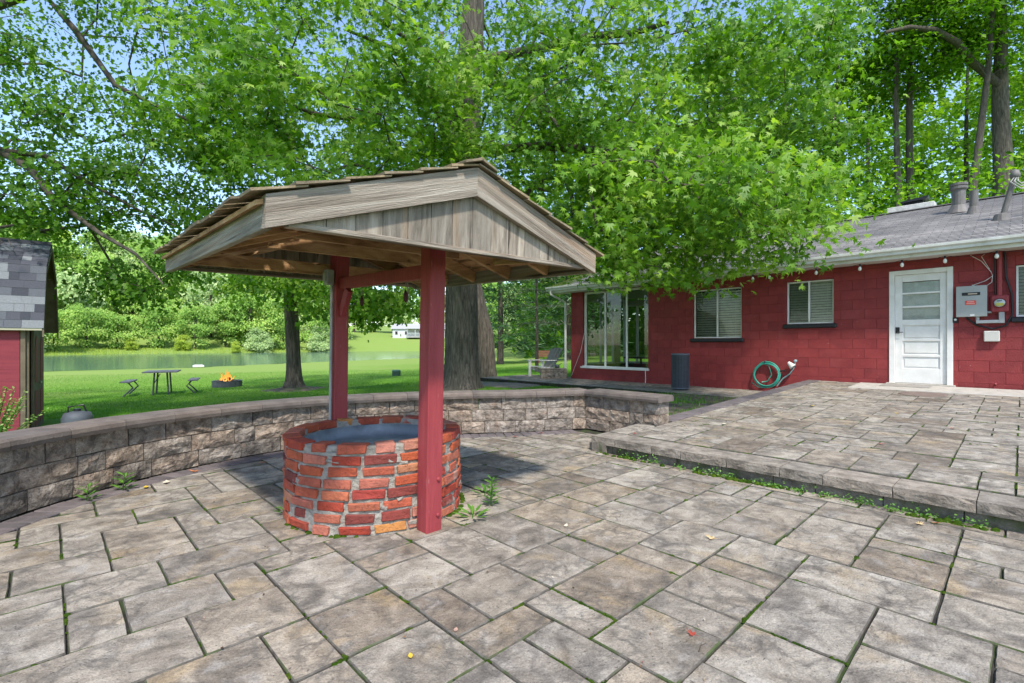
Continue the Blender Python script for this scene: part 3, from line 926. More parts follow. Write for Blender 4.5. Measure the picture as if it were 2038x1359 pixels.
WPATH = Path(spline(WPTS))
RPATH = Path([Vector((5.24, 4.05, 0)), Vector((5.2, 2.97, 0))])
wall_np = np.array([(p.x, p.y) for p in WPATH.p])


def inside_wall(x, y, off):
    """on the patio side of the wall line by more than off"""
    d = np.hypot(wall_np[:, 0] - x, wall_np[:, 1] - y)
    i = int(np.argmin(d))
    i2 = min(i + 1, len(wall_np) - 1); i1 = max(i2 - 1, 0)
    t = wall_np[i2] - wall_np[i1]
    nrm = np.array([t[1], -t[0]]) / np.hypot(*t)
    return (np.array([x, y]) - wall_np[i]) @ nrm > off


WELL = Vector((1.70, 3.20, 0))
rgp = random.Random(21)
cells = set()
for i in range(-16, 30):
    for j in range(-22, 30):
        x, y = OX + (i + .5) * UX, OY + (j + .5) * UY
        if x < -1.6 or not inside_wall(x, y, 0.17):
            continue
        if x > 4.33 and y < 3.1: continue
        if x > 5.1: continue
        if y < -3.4: continue
        if math.hypot(x - WELL.x, y - WELL.y) < 0.46: continue
        if projsize(x, y, 0, UX, UY) < 0: continue
        cells.add((i, j))
fix = []
for r in FIXED:
    if all((i, j) in cells for i in range(r[0], r[2]) for j in range(r[1], r[3])):
        fix.append(r)
SIZES = [(2, 2), (2, 2), (3, 2), (2, 3), (2, 1), (1, 2), (2, 2), (3, 2), (1, 2)]
tiles = tile_fill(cells, fix, rgp, SIZES)

# base slab of joint soil
b = MB()
b.box((1.5, .7, -0.047), (8.0, 9.8, 0.07))
low = b.build('patio', m_joint, org=(1.5, 1.3, -0.02))
setp(low, kind='structure')
pm_cache = {}


def get_pm(w_, h_, var):
    k = (round(w_, 4), round(h_, 4), var)
    if k not in pm_cache:
        pm_cache[k] = paver_mesh(w_, h_, rgp)
    return pm_cache[k]


def join_into(name, items, mat_, parent, org, kind='stuff'):
    V, F = [], []
    for me, loc, rot in items:
        n = len(V)
        M = Euler(rot).to_matrix()
        for v in me.vertices:
            p = M @ v.co + Vector(loc)
            V.append((p.x - org[0], p.y - org[1], p.z - org[2]))
        F += [tuple(i + n for i in q.vertices) for q in me.polygons]
    me = bpy.data.meshes.new(name)
    me.from_pydata(V, [], F)
    me.materials.append(mat_)
    if mat_ is m_paver:
        me.materials.append(m_paver_edge)
        me.polygons.foreach_set('material_index', [q.material_index for it in items for q in it[0].polygons])
    o = link(name, me, parent, org)
    o['kind'] = kind
    return o


def lay(tl, parent, ux, uy, ox, oy, zf, tiltr, limit=295, skip=None):
    lst = []
    for (i0, j0, i1, j1) in tl:
        w_, h_ = (i1 - i0) * ux, (j1 - j0) * uy
        x, y = ox + (i0 + i1) / 2 * ux, oy + (j0 + j1) / 2 * uy
        if skip and skip(x, y): continue
        z = zf(x, y)
        lst.append((projsize(x, y, z, w_, h_), x, y, z, w_, h_))
    lst.sort(reverse=True)
    rest = []
    for k, (ps, x, y, z, w_, h_) in enumerate(lst):
        me = get_pm(w_, h_, rgp.randrange(3))
        loc = (x + rgp.uniform(-.002, .002), y + rgp.uniform(-.002, .002), z + rgp.uniform(-.004, .003))
        rot = (rgp.uniform(-.005, .005), rgp.uniform(-.005, .005) + tiltr, rgp.uniform(-.0025, .0025))
        if k < limit:
            link('paver', me, parent, loc, rot)
        else:
            rest.append((me, loc, rot))
    if rest:
        join_into('distant_pavers', rest, m_paver, parent, tuple(WL[parent.name]))
    return lst


pl = lay(tiles, low, UX, UY, OX, OY, lambda x, y: 0.0, 0.0)
JOINTS = [(t, OX, OY, UX, UY, lambda x, y: 0.0) for t in tiles]

# dark soldier border along the wall
s = 0.9
bw = 0.105
cnt = 0
while s < WPATH.L - 0.2:
    p, t, n = WPATH.at(s)
    c = p + n * 0.12
    if projsize(c.x, c.y, 0, 1, 1) > 0:
        m = MB(); m.box((0, 0, -0.02), (bw - 0.006 + rgp.uniform(-.003, .002), 0.205, 0.06), 0.006)
        link('border_paver', m.mesh('border_paver', m_paver_dark), low, (c.x, c.y, rgp.uniform(0.001, 0.006) - 0.007), (0, 0, math.atan2(t.y, t.x)))
    s += bw

# ------------------------------------------------------------------ upper patio
X0, X1, YL = 4.22, 11.86, 3.2
zup = lambda x, y=0: 0.16 + (x - X0) * 0.0276
TA = -math.atan(0.0276)
b = MB()
b.prism([(X0 + .06, YL - .02, -0.1), (X1, YL - .02, -0.1), (X1, YL - .02, zup(X1) - 0.013), (X0 + .06, YL - .02, zup(X0) - 0.013)], (0, -7.0, 0))
upp = b.build('raised_patio', m_joint, org=(8, 0, 0.2))
setp(upp, kind='structure')
UX2, UY2 = 0.186, 0.183
ox2, oy2 = X0 + 0.32, YL - 0.24 - 38 * UY2
cells = set((i, j) for i in range(0, 39) for j in range(0, 38) if projsize(ox2 + (i + .5) * UX2, oy2 + (j + .5) * UY2, .25, .1, .1) > 0)
# landing slab area before the door
tiles2 = tile_fill(cells, [], rgp, SIZES)
on_wall = lambda x, y: (5.1 < x < 5.55 and y > 3.0)
pl2 = lay(tiles2, upp, UX2, UY2, ox2, oy2, zup, TA, skip=lambda x, y: (x > 10.75 and 0.2 < y < 2.1))
JOINTS += [(t, ox2, oy2, UX2, UY2, zup) for t in tiles2]
lm_ = MB(); lm_.box((0, 0, -0.03), (1.05, 2.3, 0.06), 0.008)
link('landing_slab', lm_.mesh('landing_slab', m_concrete), upp, (11.28, 1.1, zup(11.28) + 0.006), (0, TA, 0))['label'] = 'plain concrete landing in front of the door'
# left border: dark edging
x = X0 + 0.32
while x < X1 - 0.1:
    Lp = 0.2
    if not on_wall(x + .1, YL - .12):
        m = MB(); m.box((0, 0, -0.03), (Lp - 0.007, 0.225, 0.07), 0.006, jit=0.002)
        link('edging_paver', m.mesh('edging_paver', m_paver_dark if x > 5.5 else m_paver), upp, (x + .1, YL - 0.12, zup(x + .1) + rgp.uniform(-.003, .003)), (0, TA, 0))
    x += Lp


def rough_block(w_, d_, h_, rg, amp=0.012, nx=4, nz_=3, both=False, rim=0.007):
    """block with a split front face (-y side), chamfered look from inset rim"""
    m = MB()
    for side in ((-1, 1) if both else (-1,)):
        base = len(m.v)
        for j in range(nz_ + 1):
            for i in range(nx + 1):
                u, v_ = i / nx, j / nz_
                edge = min(u, 1 - u, v_, 1 - v_) == 0
                yy = side * (d_ / 2 - (rim + rg.uniform(-.002, .003) if edge else -rg.uniform(-amp * .7, amp)))
                ex = 0 if 0 < i < nx else rg.uniform(-.003, .001) * (1 if i else -1)
                ez = 0 if 0 < j < nz_ else rg.uniform(-.004, .001) * (1 if j else -1)
                jx = rg.uniform(-.3, .3) * w_ / nx * (0 < i < nx)
                jz = rg.uniform(-.25, .25) * h_ / nz_ * (0 < j < nz_)
                m.v.append((-w_ / 2 + w_ * u + ex + jx, yy, -h_ / 2 + h_ * v_ + ez + jz))
        for j in range(nz_):
            for i in range(nx):
                a = base + j * (nx + 1) + i
                q = (a, a + 1, a + nx + 2, a + nx + 1)
                k = rg.random() < .5
                m.f += [(q[0], q[1], q[2]), (q[0], q[2], q[3])] if k else [(q[0], q[1], q[3]), (q[1], q[2], q[3])]
    yb = d_ / 2 - rim - .004
    m.box((0, 0, 0), (w_ - .002, 2 * yb, h_ - .002))
    return m


# coping along the front edge of the step and the riser below it
y = YL
k = 0
while y > -4.2:
    Lp = rgp.choice([0.3, 0.36, 0.42, 0.42])
    cy = y - Lp / 2
    if projsize(X0 + .15, cy, .16, .3, .3) > 0:
        m = rough_block(Lp - .004, 0.31, 0.08, rgp, 0.006, 7, 3, rim=.001)
        link('coping_stone', m.mesh('coping_stone', m_coping), upp, (X0 + 0.155, cy, zup(X0 + .15) - 0.04 + rgp.uniform(-.002, .002)), (0, 0, -PI / 2))
        m = rough_block(Lp - .005, 0.25, 0.1, rgp, 0.008, 5, 2, rim=.002)
        link('riser_stone', m.mesh('riser_stone', m_riser), upp, (X0 + 0.17, cy + .06, 0.028), (0, 0, -PI / 2))
    y -= Lp
# end of the step on the wall side
for x in (X0 + .15, X0 + .5, X0 + .84):
    m = rough_block(0.3, 0.2, 0.15, rgp, 0.01, 4, 2)
    link('riser_stone', m.mesh('riser_stone', m_riser), upp, (x, YL - 0.1, 0.03), (0, 0, PI))

# ------------------------------------------------------------------ seat wall
sw = thing('seat_wall', 'curved low seat wall of tan split-face blocks with a dark rounded cap', 'wall', (2.2, 5.6, 0))
CH = 0.15
rgw = random.Random(5)
for path in (WPATH, RPATH):
    for c in range(3):
        s = -0.02 if path is RPATH else rgw.uniform(0, 0.2)
        while s < path.L:
            Lb = rgw.choice([0.2, 0.3, 0.4, 0.4, 0.3])
            if path is RPATH: Lb = min(Lb, path.L - s)
            if path.L - s - Lb < 0.12: Lb = path.L - s
            p, t, n = path.at(s + Lb / 2)
            q = p - n * 0.13
            if Lb > .06 and projsize(q.x, q.y, .2, 1, 1) > 0:
                m = rough_block(Lb - 0.005, 0.26, CH - 0.004, rgw, 0.014, 4, 3)
                link('block', m.mesh('block', m_block), sw, (q.x, q.y, CH * (c + .5) + 0.005), (rgw.uniform(-.01, .01), 0, math.atan2(t.y, t.x)))
            s += Lb
prof = [(0.045, 0.0), (0.052, 0.03), (0.045, 0.06), (0.025, 0.076), (-0.27, 0.076), (-0.29, 0.06), (-0.297, 0.03), (-0.29, 0.0)]
for path in (WPATH, RPATH):
    s = 0.0
    while s < path.L - .02:
        Lb = min(0.41, path.L - s)
        if path.L - s - Lb < 0.15: Lb = path.L - s
        p, t, n = path.at(s + Lb / 2)
        if projsize(p.x, p.y, .5, 1, 1) > 0:
            m = MB()
            st = [s + 0.002 + (Lb - 0.004) * k / 4 for k in range(5)]
            ext = 0.04 if (path is RPATH and s + Lb > path.L - .01) else 0
            for k, q in enumerate(st):
                pp, tt, nn = path.at(q)
                if k == 4: pp = pp + tt * ext
                for (o_, z_) in prof:
                    m.v.append(tuple(pp + nn * o_ + Vector((0, 0, 3 * CH + 0.006 + z_ + rgw.uniform(-.0012, .0012)))))
            K = len(prof)
            for k in range(4):
                for a in range(K):
                    b_ = (a + 1) % K
                    m.f.append((k * K + a, k * K + b_, k * K + K + b_, k * K + K + a))
            m.f.append(tuple(range(K))); m.f.append(tuple(range(4 * K, 5 * K)))
            m.build('cap_stone', m_cap, sw)
        s += Lb

# ------------------------------------------------------------------ wishing well
well = thing('wishing_well', 'round red brick wishing well with red posts and a weathered shake roof', 'well', WELL)
RW = 0.60
NC, NB = 8, 18
CHB = 0.0695
m = MB()
nseg = 72
pr_ = []
for z_ in np.linspace(-0.03, NC * CHB - 0.02, 40):
    pr_.append((RW - 0.0125, float(z_)))
pr_ += [(RW - 0.094, NC * CHB - 0.02), (RW - 0.094, 0.3)]
m.lathe(pr_, WELL, nseg)
rgb = random.Random(3)
m.v = [tuple(Vector(p) + (Vector((p[0], p[1], 0)) - WELL).normalized() * rgb.uniform(-.006, .007)) for p in m.v]
ring = m.build('brick_ring', m_mortar, well, org=tuple(WELL), smooth=True)
bvars = []
for v_ in range(10):
    m = MB()
    cut = 1.0 if v_ < 8 else 0.6
    m.box((0, 0, 0), ((0.172 if v_ % 3 else 0.186) * cut, 0.1, 0.0535), 0.0045, jit=0.004)
    bvars.append(m.mesh('brick', m_brick))
for c in range(NC):
    for k in range(NB):
        a = 2 * PI * (k + 0.5 * (c % 2) + rgb.uniform(-.04, .04)) / NB + 0.13 * c
        r = RW - 0.052 + rgb.uniform(-.003, .007)
        z_ = CHB * (c + .5) + rgb.uniform(-.003, .003)
        link('brick', rgb.choice(bvars), ring, (WELL.x + r * math.sin(a), WELL.y + r * math.cos(a), z_), (rgb.uniform(-.02, .02), rgb.uniform(-.012, .012), -a + rgb.uniform(-.015, .015)))
# mortar smears left on the face
m = MB()
for q in range(26):
    a = rgb.uniform(0, 2 * PI); z_ = rgb.uniform(.02, NC * CHB - .03); w_ = rgb.uniform(.03, .09)
    cx, cy = WELL.x + (RW - .001) * math.sin(a), WELL.y + (RW - .001) * math.cos(a)
    m.box((cx, cy, z_), (w_, rgb.uniform(.004, .012), rgb.uniform(.012, .03)), .003, Euler((0, rgb.uniform(-.3, .3), -a)).to_matrix(), jit=.004)
m.build('mortar_smear', m_mortar, well)['kind'] = 'stuff'
# inner liner: blue-grey sheet metal
m = MB()
m.lathe([(RW - .118, NC * CHB - .06), (RW - .118, 0.42), (RW - .14, 0.405), (0.3, 0.412), (0.29, 0.418), (0.28, 0.412), (0.0, 0.415)], WELL, 48)
m.build('metal_liner', m_tank, well, org=tuple(WELL), smooth=True)

TH = 0.0282


def lean(p):
    """the whole frame leans towards -y"""
    y_, z_ = p.y - WELL.y, p.z
    return Vector((p.x, WELL.y + y_ * math.cos(TH) - z_ * math.sin(TH), z_ * math.cos(TH) + y_ * math.sin(TH)))


PS = 0.112
for sgn in (-1, 1):
    py = WELL.y + sgn * (RW + PS / 2 + 0.006)
    m = MB(); m.box((WELL.x + .006, py, 0.99), (PS, PS, 2.02), 0.006)
    m.tilt(lean)
    po = m.build('post', m_red, well)
    if sgn < 0:
        for zb in (0.12, 0.34):
            mb = MB(); mb.lathe([(0.0, -0.012), (0.009, -0.010), (0.013, -0.003), (0.013, 0.002)], (WELL.x + .03, py - PS / 2 - 0.001, zb), 10, 'y')
            mb.tilt(lean); mb.build('bolt', m_red, po)
    else:
        for zz in (1.5,):
            mb = MB(); mb.bar((WELL.x, py - PS / 2, zz - .13), (WELL.x, py - PS / 2 - .13, zz + .06), 0.04, 0.07, 0.003)
            mb.tilt(lean); mb.build('brace', m_red, po)
        mb = MB(); mb.tube([(WELL.x - PS / 2 - .012, py - .02, 0.0), (WELL.x - PS / 2 - .012, py - .02, 1.6)], 0.011, 8)
        mb.tilt(lean); mb.build('conduit', m_galv, well)
        mb = MB(); mb.box((WELL.x - PS / 2 - .035, py - .02, 1.66), (0.06, 0.075, 0.12), 0.008)
        mb.box((WELL.x - PS / 2 - .07, py - .02, 1.66), (0.012, 0.05, 0.07), 0.003)
        mb.tilt(lean); mb.build('outlet_box', m_galv, well)
m = MB(); m.box((WELL.x + .006, WELL.y, 1.615), (0.05, 2 * RW + 0.02, 0.088), 0.004); m.tilt(lean)
m.build('crossbeam', m_red, well)

# roof frame
HU, V0, V1 = 1.0425, -1.153, 1.06   # half width (x), near and far gable (y)
EB, ET, RT_ = 1.645, 1.774, 2.116  # eave fascia bottom, top, ridge top
SL = (RT_ - ET) / HU
X_, Y_ = WELL.x - 0.056, WELL.y


def lean_roof(p):
    return lean(Vector((p.x, p.y, p.z + 0.0165 * (p.x - X_))))


rootm = MB()
rgr = random.Random(9)
# skip sheathing under the shakes is the body of the roof part
slits = [0.22, 0.34, 0.46, 0.58, 0.7]
for sg in (-1, 1):
    for k in range(8):
        u0 = 0.02 + k * 0.136
        a = Vector((X_ + sg * u0, 0, RT_ - u0 * SL - .012)); b_ = Vector((X_ + sg * (u0 + 0.098), 0, RT_ - (u0 + .098) * SL - .012))
        cuts = [V0 + .03] + ([c_ for q_ in slits for c_ in (q_ - .013, q_ + .013)] if sg < 0 and 1 <= k <= 6 else []) + [V1 - .02]
        for (ya, yb) in zip(cuts[0::2], cuts[1::2]):
            rootm.prism([(a.x, Y_ + ya, a.z), (b_.x, Y_ + ya, b_.z), (b_.x, Y_ + ya, b_.z - .02), (a.x, Y_ + ya, a.z - .02)], (0, yb - ya, 0))
rootm.tilt(lean_roof)
roof = rootm.build('roof', m_lumber, well, org=tuple(WELL))


def rpart(m, name, mt, org=None):
    m.tilt(lean_roof)
    return m.build(name, mt, roof, org)


for V, sgn in ((V0, -1), (V1, 1)):
    for sg in (-1, 1):
        m = MB()
        yv = Y_ + V
        m.prism([(X_, yv, RT_), (X_ + sg * HU, yv, ET), (X_ + sg * HU, yv, EB), (X_, yv, RT_ - .15)], (0, -sgn * 0.032, 0))
        rpart(m, 'rake_board', m_wood_l if sg < 0 else m_wood_r)
    # vertical siding boards of the gable
    wbd = 0.132
    zb = 1.69
    nb = int(2 * 0.9 / wbd)
    for k in range(-7, 7):
        xa, xb = k * wbd + .002, (k + 1) * wbd - .002
        top = lambda u: RT_ - abs(u) * SL - 0.10
        za, zb2 = top(xa), top(xb)
        if max(za, zb2) < zb + .01: continue
        yv = Y_ + V - sgn * 0.036
        pts = [(X_ + xa, yv, zb + rgr.uniform(-.004, .002)), (X_ + xb, yv, zb + rgr.uniform(-.004, .002)), (X_ + xb, yv, max(zb2, zb + .004))]
        if xa < 0 < xb: pts.append((X_, yv, top(0)))
        pts.append((X_ + xa, yv, max(za, zb + .004)))
        m = MB(); m.prism(pts, (0, -sgn * (0.018 + rgr.uniform(0, .004)), 0))
        rpart(m, 'siding_board', m_woodv)
    m = MB(); m.bar((X_ - .95, Y_ + V - sgn * .05, zb - .012), (X_ + .95, Y_ + V - sgn * .05, zb - .012), .05, .022, .002)
    rpart(m, 'gable_trim', m_wood)
for sg in (-1, 1):
    m = MB(); m.bar((X_ + sg * (HU - .016), Y_ + V0 + .033, (EB + ET) / 2), (X_ + sg * (HU - .016), Y_ + V1 - .033, (EB + ET) / 2), 0.032, ET - EB - .002, .003)
    rpart(m, 'eave_board', m_woody)
# rafters
for v_ in (-0.74, -0.33, 0.1, 0.5, 0.88):
    for sg in (-1, 1):
        m = MB(); m.bar((X_ + sg * .01, Y_ + v_, RT_ - .085), (X_ + sg * (HU - .035), Y_ + v_, ET - .085 + .012), .038, .09, .002)
        rpart(m, 'rafter', m_lumber)
for v_ in (0.66,):
    m = MB(); m.bar((X_ - .98, Y_ + v_ + .08, 1.73), (X_ + .98, Y_ + v_ + .08, 1.73), .038, .09, .002)
    rpart(m, 'tie_beam', m_lumber)
for v_ in (-0.2, 0.3):
    m = MB(); m.bar((X_ - .6, Y_ + v_, 1.83), (X_ + .6, Y_ + v_, 1.83), .034, .085, .002)
    rpart(m, 'collar_tie', m_lumber)
for (a, b_) in (((0.05, -.6, 2.0), (.8, -.95, 1.72)), ((-.05, .5, 2.0), (-.75, .9, 1.76)), ((.3, -.95, 1.68), (.62, -1.06, 1.72))):
    m = MB(); m.bar((X_ + a[0], Y_ + a[1], a[2]), (X_ + b_[0], Y_ + b_[1], b_[2]), .036, .07, .002)
    rpart(m, 'brace', m_lumber)
# shakes
ang_r = math.atan(SL)
for sg in (-1, 1):
    rows = 6
    Ls = math.hypot(HU, HU * SL) + 0.07
    ex = Ls / rows
    for r in range(rows):
        y_ = V0 - 0.02 + rgr.uniform(-.012, .012)
        while y_ < V1 + 0.03:
            w_ = rgr.choice([0.1, 0.13, 0.16, 0.2, 0.12])
            yend = y_ + w_
            mid = (y_ + yend) / 2
            gap = 0.007
            hit = [q for q in slits if y_ < q < yend] if sg < 0 and r in (1, 2, 3, 4) else []
            if hit: yend = hit[0] - 0.012
            if yend - y_ > 0.03:
                Lk = ex * 1.12 + rgr.uniform(-.01, .02)
                d1 = (r + 1) * ex + rgr.uniform(-.015, .015)      # lower end, distance from the ridge
                d0 = max(d1 - Lk, -0.01)
                lift = rgr.uniform(0.0, .006)
                th = rgr.uniform(.009, .014)
                ca, sa = math.cos(ang_r), math.sin(ang_r)

                def P3(d, up):
                    return (X_ + sg * (d * ca + up * sa), RT_ - d * sa + up * ca + .004)
                A = P3(d0, 0.002); B_ = P3(d1, 0.010 + lift); C_ = P3(d1, 0.010 + lift + th); D_ = P3(d0, 0.006 + .003)
                m = MB()
                m.prism([(A[0], Y_ + y_, A[1]), (B_[0], Y_ + y_, B_[1]), (C_[0], Y_ + y_, C_[1]), (D_[0], Y_ + y_, D_[1])], (0, yend - y_ - gap, 0))
                rpart(m, 'shake', m_shake)
            y_ = (hit[0] + 0.012) if hit else yend
    y_ = 0
y_ = V0 - .04
while y_ < V1:
    for sg in (-1, 1):
        m = MB(); m.bar((X_ + sg * .05, Y_ + y_, RT_ + .018), (X_ + sg * .05, Y_ + min(y_ + .4, V1 + .03), RT_ + .02 + rgr.uniform(0, .012)), .13, .013, .002, up=(sg * SL, 0, 1))
        rpart(m, 'ridge_shake', m_shake)
    y_ += .405

# hanging pulleys
for (hx, hy, hz, lab) in ((1.733, 3.486, 1.484, 'dark red pendant pulley hanging from the well beam near the back post'), (1.712, 2.82, 1.473, 'dark pendant pulley with a rope loop hanging from the well beam by the front post')):
    t = thing('hanging_pulley', lab, 'pulley', (hx, hy, hz - .05), 'pulleys under the well beam')
    m = MB(); m.lathe([(0.001, -.05), (.011, -.04), (.016, -.02), (.012, .01), (.006, .03), (.001, .034)], (hx, hy, hz), 10)
    m.build('block', simple('pulley_red', (0.05, 0.012, 0.014)), t, smooth=True)
    m = MB(); m.tube([(hx, hy, hz + .028), (hx + .003, hy, hz + .06), (hx, hy, 1.572)], .003, 6)
    if hy < 3: m.tube([(hx + .012, hy, 1.572), (hx + .02, hy, hz + .02), (hx + .018, hy, hz - .03), (hx + .004, hy, hz - .05)], .004, 6)
    m.build('rope', simple('rope_grey', (0.24, 0.2, 0.17), .9), t)

# ------------------------------------------------------------------ house
house = thing('house', 'long low red painted block house with grey shingle roof and white door', 'house', (11.9, 4, 0))
HX = 11.9
OPEN = [(0.872, 1.80, 0.2, 2.56), (4.60, 5.80, 1.29, 2.51), (2.73, 3.635, 1.585, 2.52), (-0.83, 0.085, 1.61, 2.49), (7.08, 9.33, 0.46, 2.74)]
WY0, WY1, WZ0, WZ1 = -1.6, 9.80, -0.15, 2.76


def rect_sub(rects, o):
    out = []
    for (a, b_, c, d) in rects:
        A, B_, C_, D_ = o
        if b_ <= A or a >= B_ or d <= C_ or c >= D_:
            out.append((a, b_, c, d)); continue
        if a < A: out.append((a, A, c, d))
        if b_ > B_: out.append((B_, b_, c, d))
        lo, hi = max(a, A), min(b_, B_)
        if c < C_: out.append((lo, hi, c, C_))
        if d > D_: out.append((lo, hi, D_, d))
    return out


wl = MB()
rects = [(WY0, WY1, WZ0, WZ1)]
for o in OPEN:
    rects = rect_sub(rects, o)
for (a, b_, c, d) in rects:
    wl.box((HX + 0.1025, (a + b_) / 2, (c + d) / 2), (0.195, b_ - a, d - c))
wall = wl.build('wall', m_redback, house)
cz = -0.15
ci = 0
rgh = random.Random(11)
while cz < WZ1 - .02:
    z0, z1 = cz, min(cz + 0.2, WZ1)
    y_ = WY0 - (0.2 if ci % 2 else 0)
    while y_ < WY1:
        rs = [(max(y_, WY0), min(y_ + 0.4, WY1), z0, z1)]
        for o in OPEN:
            rs = rect_sub(rs, o)
        for (a, b_, c, d) in rs:
            if b_ - a < .03 or d - c < .03: continue
            m = MB(); m.box((HX + 0.02 + rgh.uniform(-.0012, .0012), (a + b_) / 2, (c + d) / 2), (0.05, b_ - a - 0.004, d - c - 0.004), 0.002)
            m.build('block', m_redblock, wall)
        y_ += 0.4
    cz += 0.2; ci += 1
# pier return and other outer walls
m = MB(); m.box((HX + 0.35, 9.7 - .005, 1.3), (0.3, 0.19, 2.9)); m.build('corner_pier', m_redblock, house)
m = MB(); m.box((14.75, 3.0, 1.3), (0.2, 7.9, 2.9)); m.box((13.3, 6.98, 1.3), (2.65, 0.16, 2.9)); m.box((13.3, -1.55, 1.3), (2.6, .1, 2.9))
m.build('inner_wall', m_redback, house)
# interior darkness behind the windows
m = MB(); m.box((13.3, 2.7, 0.30), (2.5, 8.3, 0.04)); m.box((13.3, 2.7, 2.72), (2.5, 8.3, 0.04)); m.build('interior_floor', m_dark, house)

# roof
EX, EZ, PIT = 11.42, 2.93, 0.333
RX = 16.8
RZ = EZ + (RX - EX) * PIT
YA, YB = -2.2, 10.35
me = bpy.data.meshes.new('roof')
V, F, UV = [], [], []
ncs = 40
Lr = math.hypot(RX - EX, RZ - EZ)
nx_, nz_ = -PIT / math.hypot(1, PIT), 1 / math.hypot(1, PIT)
rg_ = random.Random(4)
for k in range(ncs):
    u0, u1 = k / ncs, (k + 1) / ncs
    ya = YA
    n0 = len(V)
    lo, hi = 0.012, 0.003
    x0_, z0_ = EX + (RX - EX) * u0, EZ + (RZ - EZ) * u0
    x1_, z1_ = EX + (RX - EX) * u1, EZ + (RZ - EZ) * u1
    V += [(x0_ + nx_ * 0.0, YA, z0_), (x0_, YB, z0_), (x0_ + nx_ * lo, YA, z0_ + nz_ * lo), (x0_ + nx_ * lo, YB, z0_ + nz_ * lo), (x1_ + nx_ * hi, YA, z1_ + nz_ * hi), (x1_ + nx_ * hi, YB, z1_ + nz_ * hi)]
    F += [(n0, n0 + 1, n0 + 3, n0 + 2), (n0 + 2, n0 + 3, n0 + 5, n0 + 4)]
    sh = k * Lr / ncs
    UV += [(YA, sh), (YB, sh), (YB, sh + .001), (YA, sh + .001), (YA, sh + .001), (YB, sh + .001), (YB, sh + Lr / ncs), (YA, sh + Lr / ncs)]
n0 = len(V)   # back slope
V += [(RX, YA, RZ), (RX, YB, RZ), (RX + 4.2, YB, RZ - 4.2 * PIT), (RX + 4.2, YA, RZ - 4.2 * PIT)]
F.append((n0, n0 + 1, n0 + 2, n0 + 3)); UV += [(YA, 0), (YB, 0), (YB, 4), (YA, 4)]
org = Vector((14, 5, 3.8))
me.from_pydata([tuple(Vector(p) - org) for p in V], [], F)
uvl = me.uv_layers.new(name='UVMap')
for i, q in enumerate(UV):
    uvl.data[i].uv = q
me.materials.append(shingle_mat('asphalt_shingle', [(0.21, 0.203, 0.2), (0.32, 0.308, 0.3), (0.09, 0.086, 0.084)], 0.31, Lr / ncs))
hroof = link('roof', me, house, org)
hroof['label'] = 'grey asphalt shingle roof, mossy at its far end'
m = MB()
m.prism([(EX + .01, YB - .02, EZ - .03), (RX, YB - .02, RZ - .03), (RX, YB - .02, RZ - .2), (EX + .01, YB - .02, EZ - .2)], (0, -.03, 0))
m.build('rake_board', m_trimwhite, hroof)
m = MB(); m.bar((RX, YA, RZ + .012), (RX, YB, RZ + .012), .24, .02); m.build('ridge_cap', plain('ridge_shingle', (0.16, 0.15, 0.15), .95), hroof)
# gutter, soffit
gp = [(0.0, 0.0), (0.0, 0.12), (-0.012, 0.125), (-0.015, 0.105), (-0.115, 0.105), (-0.12, 0.12), (-0.13, 0.115), (-0.125, 0.075), (-0.09, 0.045), (-0.085, 0.0)]
m = MB(); m.prism([(EX + 0.03 + x, YA, 2.80 + z) for x, z in gp], (0, YB - YA + .03, 0)); m.build('gutter', m_trimwhite, house)
m = MB(); m.box((EX + .045, (YA + YB) / 2, 2.83), (0.022, YB - YA, 0.19)); m.build('fascia_board', m_trimwhite, house)
m = MB(); m.box((EX + .28, (YA + YB) / 2, 2.75), (0.46, YB - YA - .02, 0.018)); m.build('soffit', m_soffit, house)
dx, dy = 11.78, 9.93
m = MB(); m.tube([(EX - .04, 10.2, 2.8), (EX - .04, 10.2, 2.7), (dx, dy, 2.45), (dx, dy, 0.2), (dx - .02, dy, 0.02)], 0.038, 8); m.build('downspout', m_trimwhite, house)
m = MB(); m.tube([(HX - .012, 7.16, 0.45), (HX - .012, 7.16, 0.02)], 0.012, 6); m.build('drain_pipe', m_white, house)
m = MB(); m.tube([(HX + .02, 9.28, 2.5), (HX - .02, 9.25, 1.5), (HX - .03, 9.4, 0.9), (HX - .04, 9.75, .15)], 0.006, 5); m.build('antenna_cable', m_trimwhite, house)

# door
dm = MB()
fy0, fy1, fz0, fz1 = 0.872, 1.80, 0.385, 2.555
for (a, b_, c, d) in ((fy0, fy0 + .085, fz0, fz1), (fy1 - .085, fy1, fz0, fz1), (fy0 + .0851, fy1 - .0851, fz1 - .085, fz1)):
    dm.box((HX + .03, (a + b_) / 2, (c + d) / 2), (0.11, b_ - a, d - c), .004)
dfr = dm.build('door_frame', m_white, house)
sy0, sy1, sz0, sz1 = 0.96, 1.712, 0.402, 2.468
xs = HX + .035
dm = MB()
gy0, gy1 = 1.055, 1.60
bars = [(sz0, 0.68), (0.90, 0.945), (1.2, 1.24), (1.50, 1.61), (1.835, 1.87), (2.095, 2.13), (2.335, sz1)]
dm.box((xs, (sy0 + gy0) / 2, (sz0 + sz1) / 2), (0.044, gy0 - sy0, sz1 - sz0), .003)
dm.box((xs, (sy1 + gy1) / 2, (sz0 + sz1) / 2), (0.044, sy1 - gy1, sz1 - sz0), .003)
for a, b_ in bars:
    dm.box((xs, (gy0 + gy1) / 2, (a + b_) / 2), (0.042, gy1 - gy0, b_ - a), .003)
slab = dm.build('door', m_white, house)
